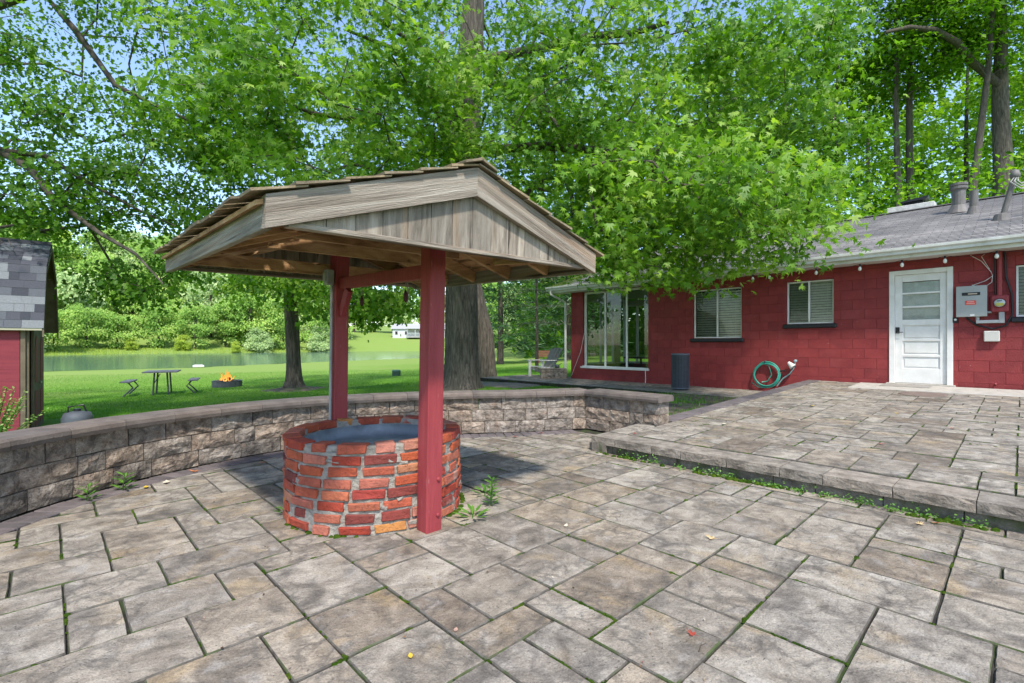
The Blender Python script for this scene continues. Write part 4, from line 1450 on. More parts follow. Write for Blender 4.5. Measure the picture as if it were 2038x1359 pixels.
for (a, b_) in ((0.68, 0.90), (0.945, 1.2), (1.24, 1.50)):
    m = MB(); m.box((xs + .008, (gy0 + gy1) / 2, (a + b_) / 2), (0.014, gy1 - gy0, b_ - a)); m.box((xs - .002, (gy0 + gy1) / 2, (a + b_) / 2), (0.014, gy1 - gy0 - .06, b_ - a - .06), .005); m.build('panel', m_white, slab)
for (a, b_) in ((1.61, 1.835), (1.87, 2.095), (2.13, 2.335)):
    m = MB(); m.box((xs, (gy0 + gy1) / 2, (a + b_) / 2), (0.006, gy1 - gy0, b_ - a)); m.build('pane', m_glass, slab)
m = MB()
z_ = 1.62
while z_ < 2.33:
    m.box((xs + .03, (gy0 + gy1) / 2, z_), (0.012, gy1 - gy0 + .02, 0.012), 0, Euler((0, .5, 0)).to_matrix()); z_ += .017
m.build('door_blind', m_blind, slab)['kind'] = 'stuff'
m = MB(); m.box((xs - .03, 1.672, 1.41), (0.02, 0.06, 0.12), .004); lk = m.build('lock', m_black, slab)
m = MB(); m.tube([(xs - .03, 1.672, 1.37), (xs - .07, 1.672, 1.37), (xs - .07, 1.58, 1.372)], .008, 6); m.build('handle', m_darkmetal, lk)
m = MB(); m.box((HX - .03, 1.336, 0.375), (0.2, 1.0, 0.045), .006); m.build('door_sill', m_concrete, house)


def window(y0, y1, z0, z1, split, slat, sill=True):
    fm = MB(); x = HX + .08; t = .03
    fm.box((x, y0 + t / 2, (z0 + z1) / 2), (.06, t, z1 - z0), .003); fm.box((x, y1 - t / 2, (z0 + z1) / 2), (.06, t, z1 - z0), .003)
    fm.box((x, (y0 + y1) / 2, z0 + t / 2), (.058, y1 - y0 - 2 * t - .001, t), .003); fm.box((x, (y0 + y1) / 2, z1 - t / 2), (.058, y1 - y0 - 2 * t - .001, t), .003)
    ym = y0 + (y1 - y0) * split
    fm.box((x - .006, ym, (z0 + z1) / 2), (.05, .035, z1 - z0 - 2 * t - .002), .003)
    w_ = fm.build('window', m_white, house)
    for (a, b_, xx) in ((y0 + t, ym - .018, x - .008), (ym + .018, y1 - t, x + .008)):
        m = MB(); m.box((xx, (a + b_) / 2, (z0 + z1) / 2), (.004, b_ - a, z1 - z0 - 2 * t)); m.build('pane', m_glass if a < ym - .1 else m_screen, w_)
    m = MB(); z_ = z0 + .05
    while z_ < z1 - .03:
        m.box((x + .06, (y0 + y1) / 2, z_), (0.055, y1 - y0 - .06, 0.003), 0, Euler((0, .95, 0)).to_matrix()); z_ += slat * 1.25
    for q in (.15, .5, .85):
        m.box((x + .042, y0 + (y1 - y0) * q, (z0 + z1) / 2), (.002, .006, z1 - z0 - .06))
    m.build('blind', m_blind, w_)['kind'] = 'stuff'
    m = MB(); m.box((x + .1, (y0 + y1) / 2, (z0 + z1) / 2), (.004, y1 - y0, z1 - z0)); m.build('room_shade', m_dark, w_)
    if sill:
        m = MB(); m.box((HX + .005, (y0 + y1) / 2, z0 - .052), (.13, y1 - y0 + .13, .095), .02); m.build('sill', m_black, w_)
    return w_


window(4.605, 5.795, 1.29, 2.505, .5, .048)
window(2.735, 3.63, 1.585, 2.515, .52, .045)
window(-0.825, 0.08, 1.61, 2.485, .5, .045)

# sunroom
sx0, sx1, syr, syl = HX + .1, 14.75, 7.08, 9.8
m = MB(); m.box((13.4, 8.5, 0.02), (2.75, 2.7, 0.1)); m.build('sunroom_floor', m_concrete, house)
m = MB(); m.box((13.4, 8.45, 2.735), (2.75, 2.75, 0.03)); m.build('sunroom_ceiling', m_soffit, house)
m = MB()
m.box((sx0, 9.29, 1.6), (.07, .07, 2.26), .004)
for yy in (8.56, 7.82):
    m.box((sx0, yy, 1.6), (.06, .05, 2.26), .004)
m.box((sx0, 8.2, 2.70), (.06, 2.2, .06), .004)
sf = m.build('sunroom_frame', m_white, house)
for a, b_, g in ((8.59, 9.26, m_sunglass), (7.85, 8.53, m_sunglass), (7.10, 7.79, m_sunglass)):
    m = MB(); m.box((sx0, (a + b_) / 2, 1.58), (.005, b_ - a, 2.2)); m.build('pane', g, sf)
m = MB(); m.box((HX - .015, 8.2, 0.435), (.16, 2.32, .05), .004); m.box((HX + .02, 8.2, 0.47), (.1, 2.26, .03), .003); m.build('sunroom_sill', m_white, house)
m = MB()
for yy in (7.2, 7.9, 8.6, 9.2, 9.72):
    m.box((sx1, yy, 1.4), (.07, .07, 2.7), .003)
for xx in (12.6, 13.4, 14.1):
    m.box((xx, 9.76, 1.6), (.07, .06, 2.3), .003)
m.box((sx1, 8.45, .5), (.06, 2.6, .07)); m.box((sx1, 8.45, 2.55), (.06, 2.6, .2)); m.box((13.4, 9.76, .5), (2.5, .06, .07)); m.box((13.4, 9.76, 2.6), (2.5, .06, .2))
m.build('back_frame', m_white, house)
m = MB(); m.box((sx1, 8.45, .25), (.08, 2.6, .44)); m.box((13.4, 9.76, .25), (2.5, .08, .44)); m.build('low_wall', m_redback, house)
t = thing('dining_table', 'dark table inside the glazed sunroom', 'table', (13.3, 7.9, .07))
m = MB(); m.box((13.3, 7.85, .72), (.9, 1.3, .04), .006); m.build('table_top', m_furn, t)
for a in (-1, 1):
    for b_ in (-1, 1):
        m = MB(); m.tube([(13.3 + a * .38, 7.85 + b_ * .55, .7), (13.3 + a * .4, 7.85 + b_ * .57, .07)], [.035, .025], 6); m.build('leg', m_furn, t)


def chair_dark(x, y, lab, rz):
    t = thing('dining_chair', lab, 'chair', (x, y, .07), 'chairs inside the sunroom')
    c, s_ = math.cos(rz), math.sin(rz)
    def p(u, v, z): return (x + u * c - v * s_, y + u * s_ + v * c, z)
    R = Euler((0, 0, rz)).to_matrix()
    m = MB(); m.box(p(0, 0, .5), (.46, .46, .06), .01, R); m.build('seat', m_furn, t)
    m = MB(); m.box(p(0, -.22, .85), (.44, .04, .62), .01, R); m.build('backrest', m_furn, t)
    for a in (-1, 1):
        for b_ in (-1, 1):
            m = MB(); m.tube([p(a * .19, b_ * .19, .48), p(a * .2, b_ * .21, .07)], .02, 6); m.build('leg', m_furn, t)


chair_dark(13.25, 8.75, 'dark high-backed chair at the far side of the sunroom table', 0.2 + PI)
chair_dark(14.0, 7.9, 'dark high-backed chair behind the sunroom table', PI / 2 + PI)

# wall fittings beside the door
pb = MB(); pb.box((HX - .055, 0.627, 1.9), (.11, .4, .545), .006); pnl = pb.build('breaker_panel', m_panelbox, house)
m = MB(); m.box((HX - .113, .63, 2.03), (.006, .235, .055)); pp = m.build('name_plate', m_black, pnl)
m = MB(); m.box((HX - .1175, .61, 2.03), (.003, .12, .02)); m.build('lettering', simple('tan_print', (.5, .4, .3)), pp)
m = MB(); m.box((HX - .113, .635, 1.875), (.005, .14, .075), .002); st = m.build('warning_sticker', simple('red_sticker', (.7, .08, .06)), pnl)
m = MB(); m.box((HX - .117, .635, 1.89), (.002, .09, .012)); m.box((HX - .117, .635, 1.862), (.002, .11, .01)); m.build('lettering', simple('pale_print', (.75, .45, .4)), st)
m = MB(); m.box((HX - .113, .615, 1.655), (.005, .06, .035)); m.build('serial_plate', m_white, pnl)
mt = MB(); mt.box((HX - .05, .273, 1.84), (.1, .22, .29), .02); met = mt.build('electric_meter', m_red, house)
m = MB(); m.lathe([(.0, -.075), (.06, -.07), (.078, -.05), (.082, 0)], (HX - .1, .273, 1.85), 20, 'x'); m.build('glass_dome', glass_mat('meter_glass', (.9, .92, .92), .08), met, smooth=True)
m = MB(); m.lathe([(.0, -.03), (.066, -.03), (.07, 0)], (HX - .1, .273, 1.85), 20, 'x'); dl = m.build('dial', simple('meter_face', (.5, .52, .5)), met)
m = MB(); m.box((HX - .133, .273, 1.825), (.004, .085, .05)); m.build('yellow_label', simple('yellow_label', (.62, .55, .1)), dl)
m = MB(); m.box((HX - .133, .273, 1.885), (.004, .06, .016)); m.build('counter', m_black, dl)
m = MB(); m.tube([(HX - .05, .275, 1.97), (HX - .05, .275, 2.75)], .034, 10); m.tube([(HX - .05, .275, 2.2), (HX - .05, .275, 2.24)], .042, 10); m.build('conduit', m_red, house)
m = MB(); m.tube([(HX - .05, .33, 2.7), (HX - .05, .325, 2.0)], .013, 6); m.tube([(HX - .04, .21, 2.72), (HX - .045, .2, 2.3), (HX - .04, .13, 2.0), (HX - .04, .12, 1.65), (HX - .04, .2, 1.46), (HX - .04, .36, 1.41), (HX - .04, .56, 1.48), (HX - .04, .68, 1.6), (HX - .04, .7, 1.64)], .016, 7); m.build('power_cable', m_black, house)
m = MB(); m.tube([(HX - .05, .55, 1.63), (HX - .05, .55, 1.56)], .028, 8); m.box((HX - .05, .42, 1.535), (.07, .3, .055), .006); m.box((HX - .05, .25, 1.6), (.075, .07, .19), .006); m.tube([(HX - .05, .43, 1.7), (HX - .05, .37, 1.7)], .02, 8); m.build('conduit_fitting', m_galv, house)
m = MB(); m.box((HX - .035, .372, 1.28), (.07, .2, .185), .012); m.build('junction_box', simple('pale_plastic', (.52, .5, .46), .5), house)
m = MB(); m.box((HX - .02, .84, 1.575), (.03, .075, .1), .008); dbell = m.build('doorbell', m_black, house)
m = MB(); m.lathe([(0, -.006), (.018, -.004), (.02, .002)], (HX - .036, .84, 1.585), 12, 'x'); m.build('button', m_white, dbell)
m = MB(); m.tube([(HX - .03, .64, 2.72), (HX - .03, .5, 2.6), (HX - .03, .38, 2.4), (HX - .03, .36, 2.33), (HX - .05, .45, 2.25), (HX - .06, .62, 2.18)], .005, 5); m.tube([(HX - .03, .36, 2.35), (HX - .05, .37, 2.22), (HX - .06, .48, 2.12), (HX - .07, .62, 2.19)], .005, 5); m.tube([(HX - .03, .45, 2.73), (HX - .04, .5, 2.68), (HX - .03, .4, 2.45)], .004, 5); m.build('phone_wire', m_trimwhite, house)
m = MB(); m.tube([(HX - .03, .34, .3), (HX - .03, .34, .42), (HX - .07, .32, .46)], .014, 6); m.box((HX - .05, .33, .47), (.02, .08, .015)); m.build('gas_tap', m_red, house)
# roof vents
rz_at = lambda x: EZ + (x - EX) * PIT
for (x, y_, r, h_, capd) in ((15.2, 1.02, .125, .62, True), (14.6, .735, .075, .5, False)):
    m = MB(); z0 = rz_at(x)
    m.lathe([(r * 1.9, -.02 - .03), (r * 1.15, .14), (r, .15), (r, h_)], (x, y_, z0), 16)
    if not capd: m.lathe([(r, h_), (r * .7, h_), (r * .7, h_ - .1)], (x, y_, z0), 16)
    vo = m.build('vent_pipe', m_pipe, hroof, smooth=False)
    if capd:
        m = MB(); m.lathe([(r * 1.02, h_ - .13), (r * 1.3, h_ - .1), (r * 1.3, h_ - .05), (r * 1.15, h_ - .04), (r * 1.3, h_ - .02), (r * 1.3, h_ + .03), (0, h_ + .07)], (x, y_, z0), 16); m.build('vent_cap', m_pipe, vo)
m = MB(); z0 = rz_at(13.2)
m.lathe([(.15, -.04), (.11, .1), (.06, .12)], (13.2, .275, z0), 14)
m.tube([(13.2, .275, z0), (13.2, .11, 4.3)], .045, 10)
ms = m.build('service_mast', m_pipe, hroof)
m = MB(); m.lathe([(.001, .16), (.05, .14), (.075, .06), (.07, .0), (.0, -.01)], (13.2, .1, 4.28), 12); m.build('weatherhead', m_pipe, ms, smooth=True)
m = MB()
for q in range(3):
    m.tube([(13.17, .06, 4.36 - q * .03), (13.12, .16 - q * .05, 4.2), (13.15, .02, 4.05 + q * .05), (13.2, -.4, 4.16 + .05 * q), (13.25, -1.6, 4.3 + .08 * q)], .012, 5)
m.build('service_wire', simple('pale_wire', (.45, .43, .4)), ms)
m = MB(); m.box((17.1, 2.1, 4.66), (.5, 1.0, .5), .01); chm = m.build('chimney', mat('chimney_paint', [(0.3, (.35, .34, .32)), (.7, (.6, .59, .56))], scale=8, rough=.9, bump=.5), house)
m = MB(); m.prism([(16.85, 1.78, 5.0), (16.85, 2.3, 4.98), (16.85, 2.32, 5.02), (16.85, 1.72, 5.09), (16.85, 1.74, 5.03)], (.45, 0, 0)); m.box((17.08, 2.04, 4.945), (.3, .4, .09)); m.build('chimney_cap', m_black, chm)

# string lights below the gutter
sl = thing('string_lights', 'string of clear light bulbs slung along the house eave', 'lights', (11.5, 4, 2.7))
pts = []
bulbs = [7.9, 7.0, 5.75, 5.3, 4.2, 3.85, 2.95, 2.2, 1.55, .95, .3, -.4]
m = MB()
for a, b_ in zip(bulbs, bulbs[1:]):
    m.tube([(11.5, a + (b_ - a) * u / 6, 2.73 - .055 * math.sin(PI * u / 6) - (.02)) for u in range(7)], .004, 5)
m.build('cord', m_black, sl)
for yb in bulbs:
    m = MB(); m.lathe([(.001, -.005), (.016, -.006), (.018, -.05), (.014, -.055)], (11.5, yb, 2.71), 10); so = m.build('socket', m_black, sl)
    m = MB(); m.lathe([(.012, -.05), (.026, -.075), (.03, -.1), (.022, -.125), (.001, -.135)], (11.5, yb, 2.71), 12); m.build('bulb', simple('bulb_glass', (.75, .72, .66), .15, .6), so, smooth=True)

# ------------------------------------------------------------------ things by the house
t = thing('litter_bin', 'round blue-grey perforated metal litter bin by the red wall', 'bin', (10.75, 5.55, 0.1))
bx_, by_, bz_, br, bh = 10.75, 5.55, 0.1, 0.2, 0.82
m = MB(); NCOL, NROW = 36, 26
for k in range(NCOL):
    a = 2 * PI * k / NCOL
    m.bar((bx_ + br * math.cos(a), by_ + br * math.sin(a), bz_ + .02), (bx_ + br * math.cos(a), by_ + br * math.sin(a), bz_ + bh - .02), .014, .006, up=(math.cos(a), math.sin(a), 0))
for r in range(NROW):
    z_ = bz_ + .03 + r * (bh - .06) / (NROW - 1)
    m.lathe([(br + .002, z_ - .006), (br + .004, z_), (br + .002, z_ + .006)], (bx_, by_, 0), NCOL)
m.build('lattice_shell', plain('bin_blue_grey', (.065, .072, .088), .5), t)
m = MB(); m.lathe([(br + .008, bz_ + bh - .03), (br + .012, bz_ + bh), (br - .012, bz_ + bh), (br - .012, bz_ + bh - .03)], (bx_, by_, 0), 28); m.build('rim', plain('bin_rim', (.12, .135, .17), .5), t)
m = MB(); m.lathe([(br + .008, bz_), (br + .008, bz_ + .03), (br - .01, bz_ + .03), (.001, bz_ + .03)], (bx_, by_, 0), 28); m.build('base', plain('bin_base', (.1, .115, .14), .5), t)
m = MB(); m.lathe([(br - .02, bz_ + .03), (br - .02, bz_ + bh - .05), (br - .03, bz_ + bh - .1), (.001, bz_ + bh - .2)], (bx_, by_, 0), 20); m.build('liner', m_black, t)

t = thing('garden_hose', 'turquoise garden hose coiled in a loop on the red wall', 'hose', (11.84, 4.05, .35))
m = MB(); pth = []
rgq = random.Random(2)
turns = 6
for k in range(turns * 20 + 1):
    a = 2 * PI * k / 20 + 1.2
    q = k / 20
    ry, rz_ = .27 + .018 * math.sin(q * 2.1) + .008 * math.sin(5 * a * .2), .265 + .02 * math.cos(q * 1.7)
    pth.append((HX - .05 - .012 * (q % 3) - .02 * (math.sin(a) < 0), 4.02 + ry * math.cos(a), .46 + rz_ * math.sin(a) - .015 * (q % 2)))
m.tube(pth, .0125, 6)
m.build('coil', m_hose, t, smooth=True)
m = MB(); m.tube([(HX - .05, 4.1, .7), (HX - .06, 3.98, .66), (HX - .06, 3.92, .45), (HX - .07, 4.0, .3), (HX - .07, 4.12, .27)], .0125, 6); m.tube([(HX - .05, 4.28, .36), (HX - .07, 4.33, .24), (HX - .08, 4.2, .155), (HX - .08, 4.0, .15)], .0125, 6); m.build('loose_loop', m_hose, t, smooth=True)
m = MB(); m.tube([(HX - .05, 3.82, .6), (HX - .06, 3.74, .54), (HX - .07, 3.71, .53)], .014, 6); m.box((HX - .07, 3.68, .55), (.03, .08, .03), .004); m.build('nozzle', m_black, t)
m = MB(); m.tube([(HX - .02, 4.05, .76), (HX - .09, 4.05, .72), (HX - .1, 4.05, .76)], .012, 6); m.build('hook', m_darkmetal, t)
t = thing('hose_tap', 'white spigot cover with a short turquoise hose running down the wall', 'tap', (11.84, 3.45, .4))
m = MB(); m.lathe([(.03, .07), (.075, -.07), (.068, -.07), (.025, .06)], (0, 0, 0), 16)
R_ = Euler((-.75, 0, 0)).to_matrix(); m.v = [tuple(R_ @ Vector(p) + Vector((HX - .09, 3.52, .69))) for p in m.v]; m.build('cover', m_trimwhite, t)
m = MB(); m.lathe([(.001, -.03), (.03, -.02), (.03, .02), (.001, .03)], (HX - .07, 3.43, .775), 12, 'x'); m.tube([(HX - .005, 3.43, .775), (HX - .08, 3.43, .775)], .014, 8); m.build('tap_handle', simple('pale_blue_tap', (.3, .42, .45)), t)
m = MB(); m.tube([(HX - .07, 3.43, .75), (HX - .075, 3.47, .6), (HX - .08, 3.55, .48), (HX - .08, 3.68, .375), (HX - .08, 3.8, .2)], .013, 7); m.build('hose', plain('grey_hose', (.17, .3, .3), .5), t)

m = MB(); m.box((0, 0, 0), (.42, .72, .012), .004)
setp(link('door_mat', m.mesh('door_mat', mat('mat_grey', [(.3, (.2, .18, .16)), (.7, (.3, .28, .25))], scale=30, rough=.95)), None, (11.5, 1.5, zup(11.5) + .012), (0, TA, 0)), 'thin grey mat lying before the white door', 'mat')
m = MB(); m.lathe([(.001, .004), (.3, .004), (.31, -.004)], (0, 0, 0), 32)
setp(link('drain_cover', m.mesh('drain_cover', mat('brown_cover', [(.3, (.12, .085, .07)), (.7, (.2, .15, .125))], scale=12, rough=.9)), None, (10.25, 1.12, zup(10.25) + .009), (0, TA, 0)), 'flat round brown cover set in the paving before the door', 'cover')

# narrow paved path along the house, and dirt bed
m = MB()
m.box((10.95, 7.6, 0.0), (1.95, 8.8, 0.12)); pth_ = m.build('house_path', m_joint, org=(10.95, 7.6, .06))
setp(pth_, kind='structure')
tl = tile_fill(set((i, j) for i in range(0, 10) for j in range(0, 46)), [], rgp, SIZES)
items = []
for (i0, j0, i1, j1) in tl:
    w_, h_ = (i1 - i0) * .19, (j1 - j0) * .19
    items.append((get_pm(w_, h_, 0), (10.02 + (i0 + i1) / 2 * .19, 3.25 + (j0 + j1) / 2 * .19, .068 + rgp.uniform(-.003, .003)), (0, 0, 0)))
join_into('path_pavers', items, m_paver, pth_, (10.95, 7.6, .06))
m_dirt = mat('bed_soil', [(.3, (.06, .045, .03)), (.55, (.13, .105, .075)), (.75, (.22, .19, .15))], scale=6, detail=10, rough=.95, bump=1.0, bscale=40, patch=((.06, .12, .02), 1.6, .5, .62, .8))
m = MB(); nx2 = 24
xs_ = np.linspace(5.4, 10.0, nx2); ys_ = np.linspace(3.15, 7.5, nx2)
for i in range(nx2):
    for j in range(nx2):
        fall = float(np.clip((ys_[j] - 5.2) / 2.0, 0, 1))
        m.v.append((xs_[i], ys_[j], .045 + .02 * math.sin(xs_[i] * 3 + ys_[j] * 2) + rgp.uniform(-.012, .012) - .22 * fall))
for i in range(nx2 - 1):
    for j in range(nx2 - 1):
        m.f.append((i * nx2 + j, i * nx2 + nx2 + j, i * nx2 + nx2 + j + 1, i * nx2 + j + 1))
setp(m.build('garden_bed', m_dirt, org=(7.7, 4.5, 0), smooth=True), kind='structure')
m = MB(); nx2 = 16
xs_ = np.linspace(8.6, 13.5, nx2); ys_ = np.linspace(9.0, 13.2, nx2)
for i in range(nx2):
    for j in range(nx2):
        e = min(i, j, nx2 - 1 - i, nx2 - 1 - j)
        m.v.append((xs_[i] + rgp.uniform(-.1, .1), ys_[j] + rgp.uniform(-.1, .1), gz(xs_[i], ys_[j]) + (.02 + rgp.uniform(0, .012) if e > 0 else -.08)))
for i in range(nx2 - 1):
    for j in range(nx2 - 1):
        m.f.append((i * nx2 + j, i * nx2 + nx2 + j, i * nx2 + nx2 + j + 1, i * nx2 + j + 1))
setp(m.build('dirt_patch', mat('bare_dirt', [(.3, (.12, .1, .075)), (.7, (.25, .21, .165))], scale=3, detail=9, rough=.95, bump=.6, patch=((.06, .12, .02), 1.2, .58, .68, .6)), org=(10.5, 11, 0), smooth=True), kind='structure')

# block planter with the garden chair behind it
t = thing('stone_planter', 'low planter of stacked tan blocks at the house corner', 'planter', (11.45, 10.1, 0))
ax, ay = 11.15, 10.42; ex_, ey_ = 11.78, 9.88
Lp = math.hypot(ex_ - ax, ey_ - ay); rzp = math.atan2(ey_ - ay, ex_ - ax)
for c in range(3):
    s = 0 - (.15 if c % 2 else 0)
    while s < Lp - .03:
        a = max(s, 0); b_ = min(s + .3, Lp)
        if b_ - a > .04:
            q = rough_block(b_ - a - .006, .2, .115, rgw, .008, 3, 2)
            link('block', q.mesh('block', m_block), t, (ax + (ex_ - ax) * (a + b_) / 2 / Lp, ay + (ey_ - ay) * (a + b_) / 2 / Lp, .06 + c * .118), (0, 0, rzp))
        s += .3
m = MB(); m.bar((ax - .01, ay + .03, .37), (ex_, ey_ + .03, .37), .26, .03, .006); m.build('coping', m_coping, t)
t = thing('watering_can', 'dark grey jug sitting on the stone planter', 'jug', (11.6, 10.12, .385))
m = MB(); m.lathe([(.001, 0), (.07, .005), (.085, .05), (.06, .1), (.035, .115), (.03, .1)], (11.6, 10.12, .386), 12); m.build('body', m_darkmetal, t, smooth=True)
m = MB(); m.tube([(11.64, 10.08, .47), (11.69, 10.03, .53), (11.71, 10.01, .54)], .01, 6); m.build('spout', m_darkmetal, t)

t = thing('garden_chair', 'white slatted garden armchair with a reclined grey back on the path', 'chair', (12.0, 11.1, 0))
cx_, cy_ = 12.05, 11.05
rzc = -0.1
cc, ss = math.cos(rzc), math.sin(rzc)
def cp(u, v, z): return (cx_ + u * cc - v * ss, cy_ + u * ss + v * cc, z)
Rc = Euler((0, 0, rzc)).to_matrix()
m_cw = plain('chair_white', (.6, .6, .57), .6); m_cg = plain('chair_grey', (.2, .19, .17), .8)
for k in range(4):
    m = MB(); m.bar(cp(-.35 + k * .14, -.26, .4 - k * .02), cp(-.35 + k * .14, .26, .4 - k * .02), .12, .02, .003); m.build('seat_slat', m_cw, t)
for k in range(4):
    v_ = -.21 + k * .14
    m = MB(); m.bar(cp(.12, v_, .3), cp(.55, v_ * 1.1, .98 + .03 * (1 if k in (1, 2) else 0)), .125, .02, .003, up=(-cc, -ss, .4)); m.build('back_slat', m_cg, t)
for sg in (-1, 1):
    m = MB(); m.box(cp(-.05, sg * .33, .6), (.85, .12, .022), .004, Rc); m.build('armrest', m_cw, t)
    m = MB(); m.box(cp(-.4, sg * .31, .295), (.1, .03, .59), .003, Rc); m.build('leg', m_cw, t)
    m = MB(); m.bar(cp(-.38, sg * .28, .36), cp(.5, sg * .28, .06), .025, .1, .003); m.build('leg', m_cw, t)

# ------------------------------------------------------------------ shed
shed = thing('garden_shed', 'small red gambrel-roofed garden shed with brown trim and grey shingles', 'shed', (-.13, 11.17, -.45))
SA = Vector((-.27, 11.17, 0)); dd = Vector((.08, .995, 0)).normalized(); ee = Vector((-dd.y, dd.x, 0))
rs_ = math.atan2(-ee.y, -ee.x)
def sp(a, b_, z): q = SA + ee * a + dd * b_; return (q.x, q.y, z)     # a: to the left along the long side, b: depth along the door wall
SZ0, SZE = -.47, 1.42
SWD, SLN = 2.3, 3.4
mid = SWD / 2
m_sred = mat('shed_red', [(.3, (.17, .022, .035)), (.7, (.24, .034, .048))], scale=6, rough=.65, bump=.3, bscale=40, stretch=(.4, .4, 8))
m_trim = mat('shed_trim', [(.3, (.1, .075, .05)), (.7, (.17, .13, .09))], scale=6, rough=.8, bump=.2)
pb_ = [(0, SZ0), (0, SZE), (.36, 2.42), (mid, 2.93), (SWD - .36, 2.42), (SWD, SZE), (SWD, SZ0)]
m = MB(); m.prism([sp(0.0, b_, z) for b_, z in pb_], ee * SLN); body = m.build('wall', m_sred, shed)
for k in range(9):
    a0 = .066 + k * .235
    m = MB(); q0, q1 = sp(a0, -.012, 0), sp(a0 + .228, -.012, 0)
    m.bar((q0[0], q0[1], (SZ0 + SZE) / 2), (q1[0], q1[1], (SZ0 + SZE) / 2), .024, SZE - SZ0, .004); m.build('siding_board', m_sred, body)
m = MB(); m.bar(sp(.03, -.018, SZ0), sp(.03, -.018, SZE), .036, .06, .003, up=tuple(ee)); m.build('corner_trim', m_trim, shed)
m = MB(); m.bar(sp(-.018, .05, SZ0), sp(-.018, .05, SZE), .036, .1, .003, up=tuple(dd)); m.build('corner_trim', m_trim, shed)
m = MB(); m.bar(sp(-.018, .36, SZE + .08), sp(-.018, SWD - .1, SZE + .08), .036, .14, .003); m.build('door_header', m_trim, shed)
dr = None
for (b0, b1) in ((.42, 1.13), (1.15, 1.86)):
    m = MB(); m.prism([sp(-.02, b_, z) for b_, z in ((b0, SZ0 + .1), (b1, SZ0 + .1), (b1, SZE), (b0, SZE))], ee * -.03); d_ = m.build('door', m_trim, shed)
    m = MB(); bm_, hw = (b0 + b1) / 2, .2
    arch = [(bm_ - hw, SZ0 + .95), (bm_ + hw, SZ0 + .95)] + [(bm_ + hw * math.cos(PI * k / 8), SZE - .35 + .22 * math.sin(PI * k / 8)) for k in range(9)]
    m.prism([sp(-.052, b_, z) for b_, z in arch], ee * -.006); m.build('arched_panel', m_sred, d_)
    m = MB(); m.prism([sp(-.052, b_, z) for b_, z in ((b0 + .14, SZ0 + .2), (b1 - .14, SZ0 + .2), (b1 - .14, SZ0 + .8), (b0 + .14, SZ0 + .8))], ee * -.006); m.build('lower_panel', m_sred, d_)
    if dr is None:
        m = MB(); m.lathe([(.001, -.045), (.025, -.035), (.028, -.02), (.012, -.01), (.012, .0)], sp(-.055, b1 - .04, SZ0 + .92), 12, 'x'); m.v = [(2 * sp(-.055, b1 - .04, 0)[0] - p[0], p[1], p[2]) for p in m.v]; m.build('knob', simple('brass_knob', (.4, .36, .26), .3, .5, .6), d_, smooth=True)
        dr = d_
OVH = .2
rp = [(-.12, SZE - .02), (.3, 2.46), (mid, 3.0), (SWD - .3, 2.46), (SWD + .12, SZE - .02)]
rm = MB()
for (p0, p1) in zip(rp, rp[1:]):
    rm.prism([sp(-OVH, p0[0], p0[1]), sp(-OVH, p1[0], p1[1]), sp(-OVH, p1[0], p1[1] - .035), sp(-OVH, p0[0], p0[1] - .035)], ee * (SLN + OVH))
sroof = rm.build('roof', m_trim, shed)
for (p0, p1) in zip(rp, rp[1:]):
    m = MB(); m.prism([sp(-OVH - .002, p0[0], p0[1] - .03), sp(-OVH - .002, p1[0], p1[1] - .03), sp(-OVH - .002, p1[0], p1[1] - .14), sp(-OVH - .002, p0[0], p0[1] - .14)], ee * -.022); m.build('rake_board', m_trim, sroof)
m = MB(); m.bar(sp(-OVH, -.11, SZE - .03), sp(SLN, -.11, SZE - .03), .03, .05, .003); m.build('eave_trim', simple('pale_trim', (.38, .34, .25), .7), sroof)
m_tab = mat('shed_shingle', [(.3, (.85, .85, .85)), (.7, (1.15, 1.15, 1.15))], scale=60, rough=.95, bump=.5, bscale=160, rnd=[(0, (.045, .047, .058)), (.3, (.065, .066, .08)), (.55, (.09, .094, .108)), (.78, (.17, .178, .188)), (1, (.2, .21, .22))], rinterp='CONSTANT')
rgs = random.Random(12)
def course(p0, p1, n, cols_a):
    for r in range(n):
        u0, u1 = r / n, (r + 1) / n + .12
        b0, z0 = p0[0] + (p1[0] - p0[0]) * u0, p0[1] + (p1[1] - p0[1]) * u0
        b1, z1 = p0[0] + (p1[0] - p0[0]) * min(u1, 1.02), p0[1] + (p1[1] - p0[1]) * min(u1, 1.02)
        nb_, nz2 = -(p1[1] - p0[1]), (p1[0] - p0[0])
        ln = math.hypot(nb_, nz2); nb_ /= ln; nz2 /= ln
        a = -OVH - .02
        while a < cols_a:
            w_ = rgs.choice([.12, .16, .2, .26])
            m = MB()
            m.prism([sp(a, b0 + nb_ * .014, z0 + nz2 * .014), sp(a, b0 + nb_ * .003, z0 + nz2 * .003), sp(a, b1 + nb_ * .002, z1 + nz2 * .002), sp(a, b1 + nb_ * .006, z1 + nz2 * .006)], ee * (w_ - .003))
            m.build('shingle', m_tab, sroof)
            a += w_
course(rp[0], rp[1], 8, 1.9); course(rp[1], rp[2], 6, 1.7)
t = thing('dead_branch', 'bare dead branch lying on top of the shed roof', 'branch', sp(.5, .9, 2.9))
m = MB(); m.tube([sp(1.3, .75, 2.84), sp(.9, .8, 2.98), sp(.62, .7, 3.02), sp(.4, .72, 2.9)], [.03, .025, .018, .01], 6); m.tube([sp(.9, .8, 2.98), sp(.5, .95, 3.12), sp(.25, .95, 3.22)], [.03, .035, .02], 6)
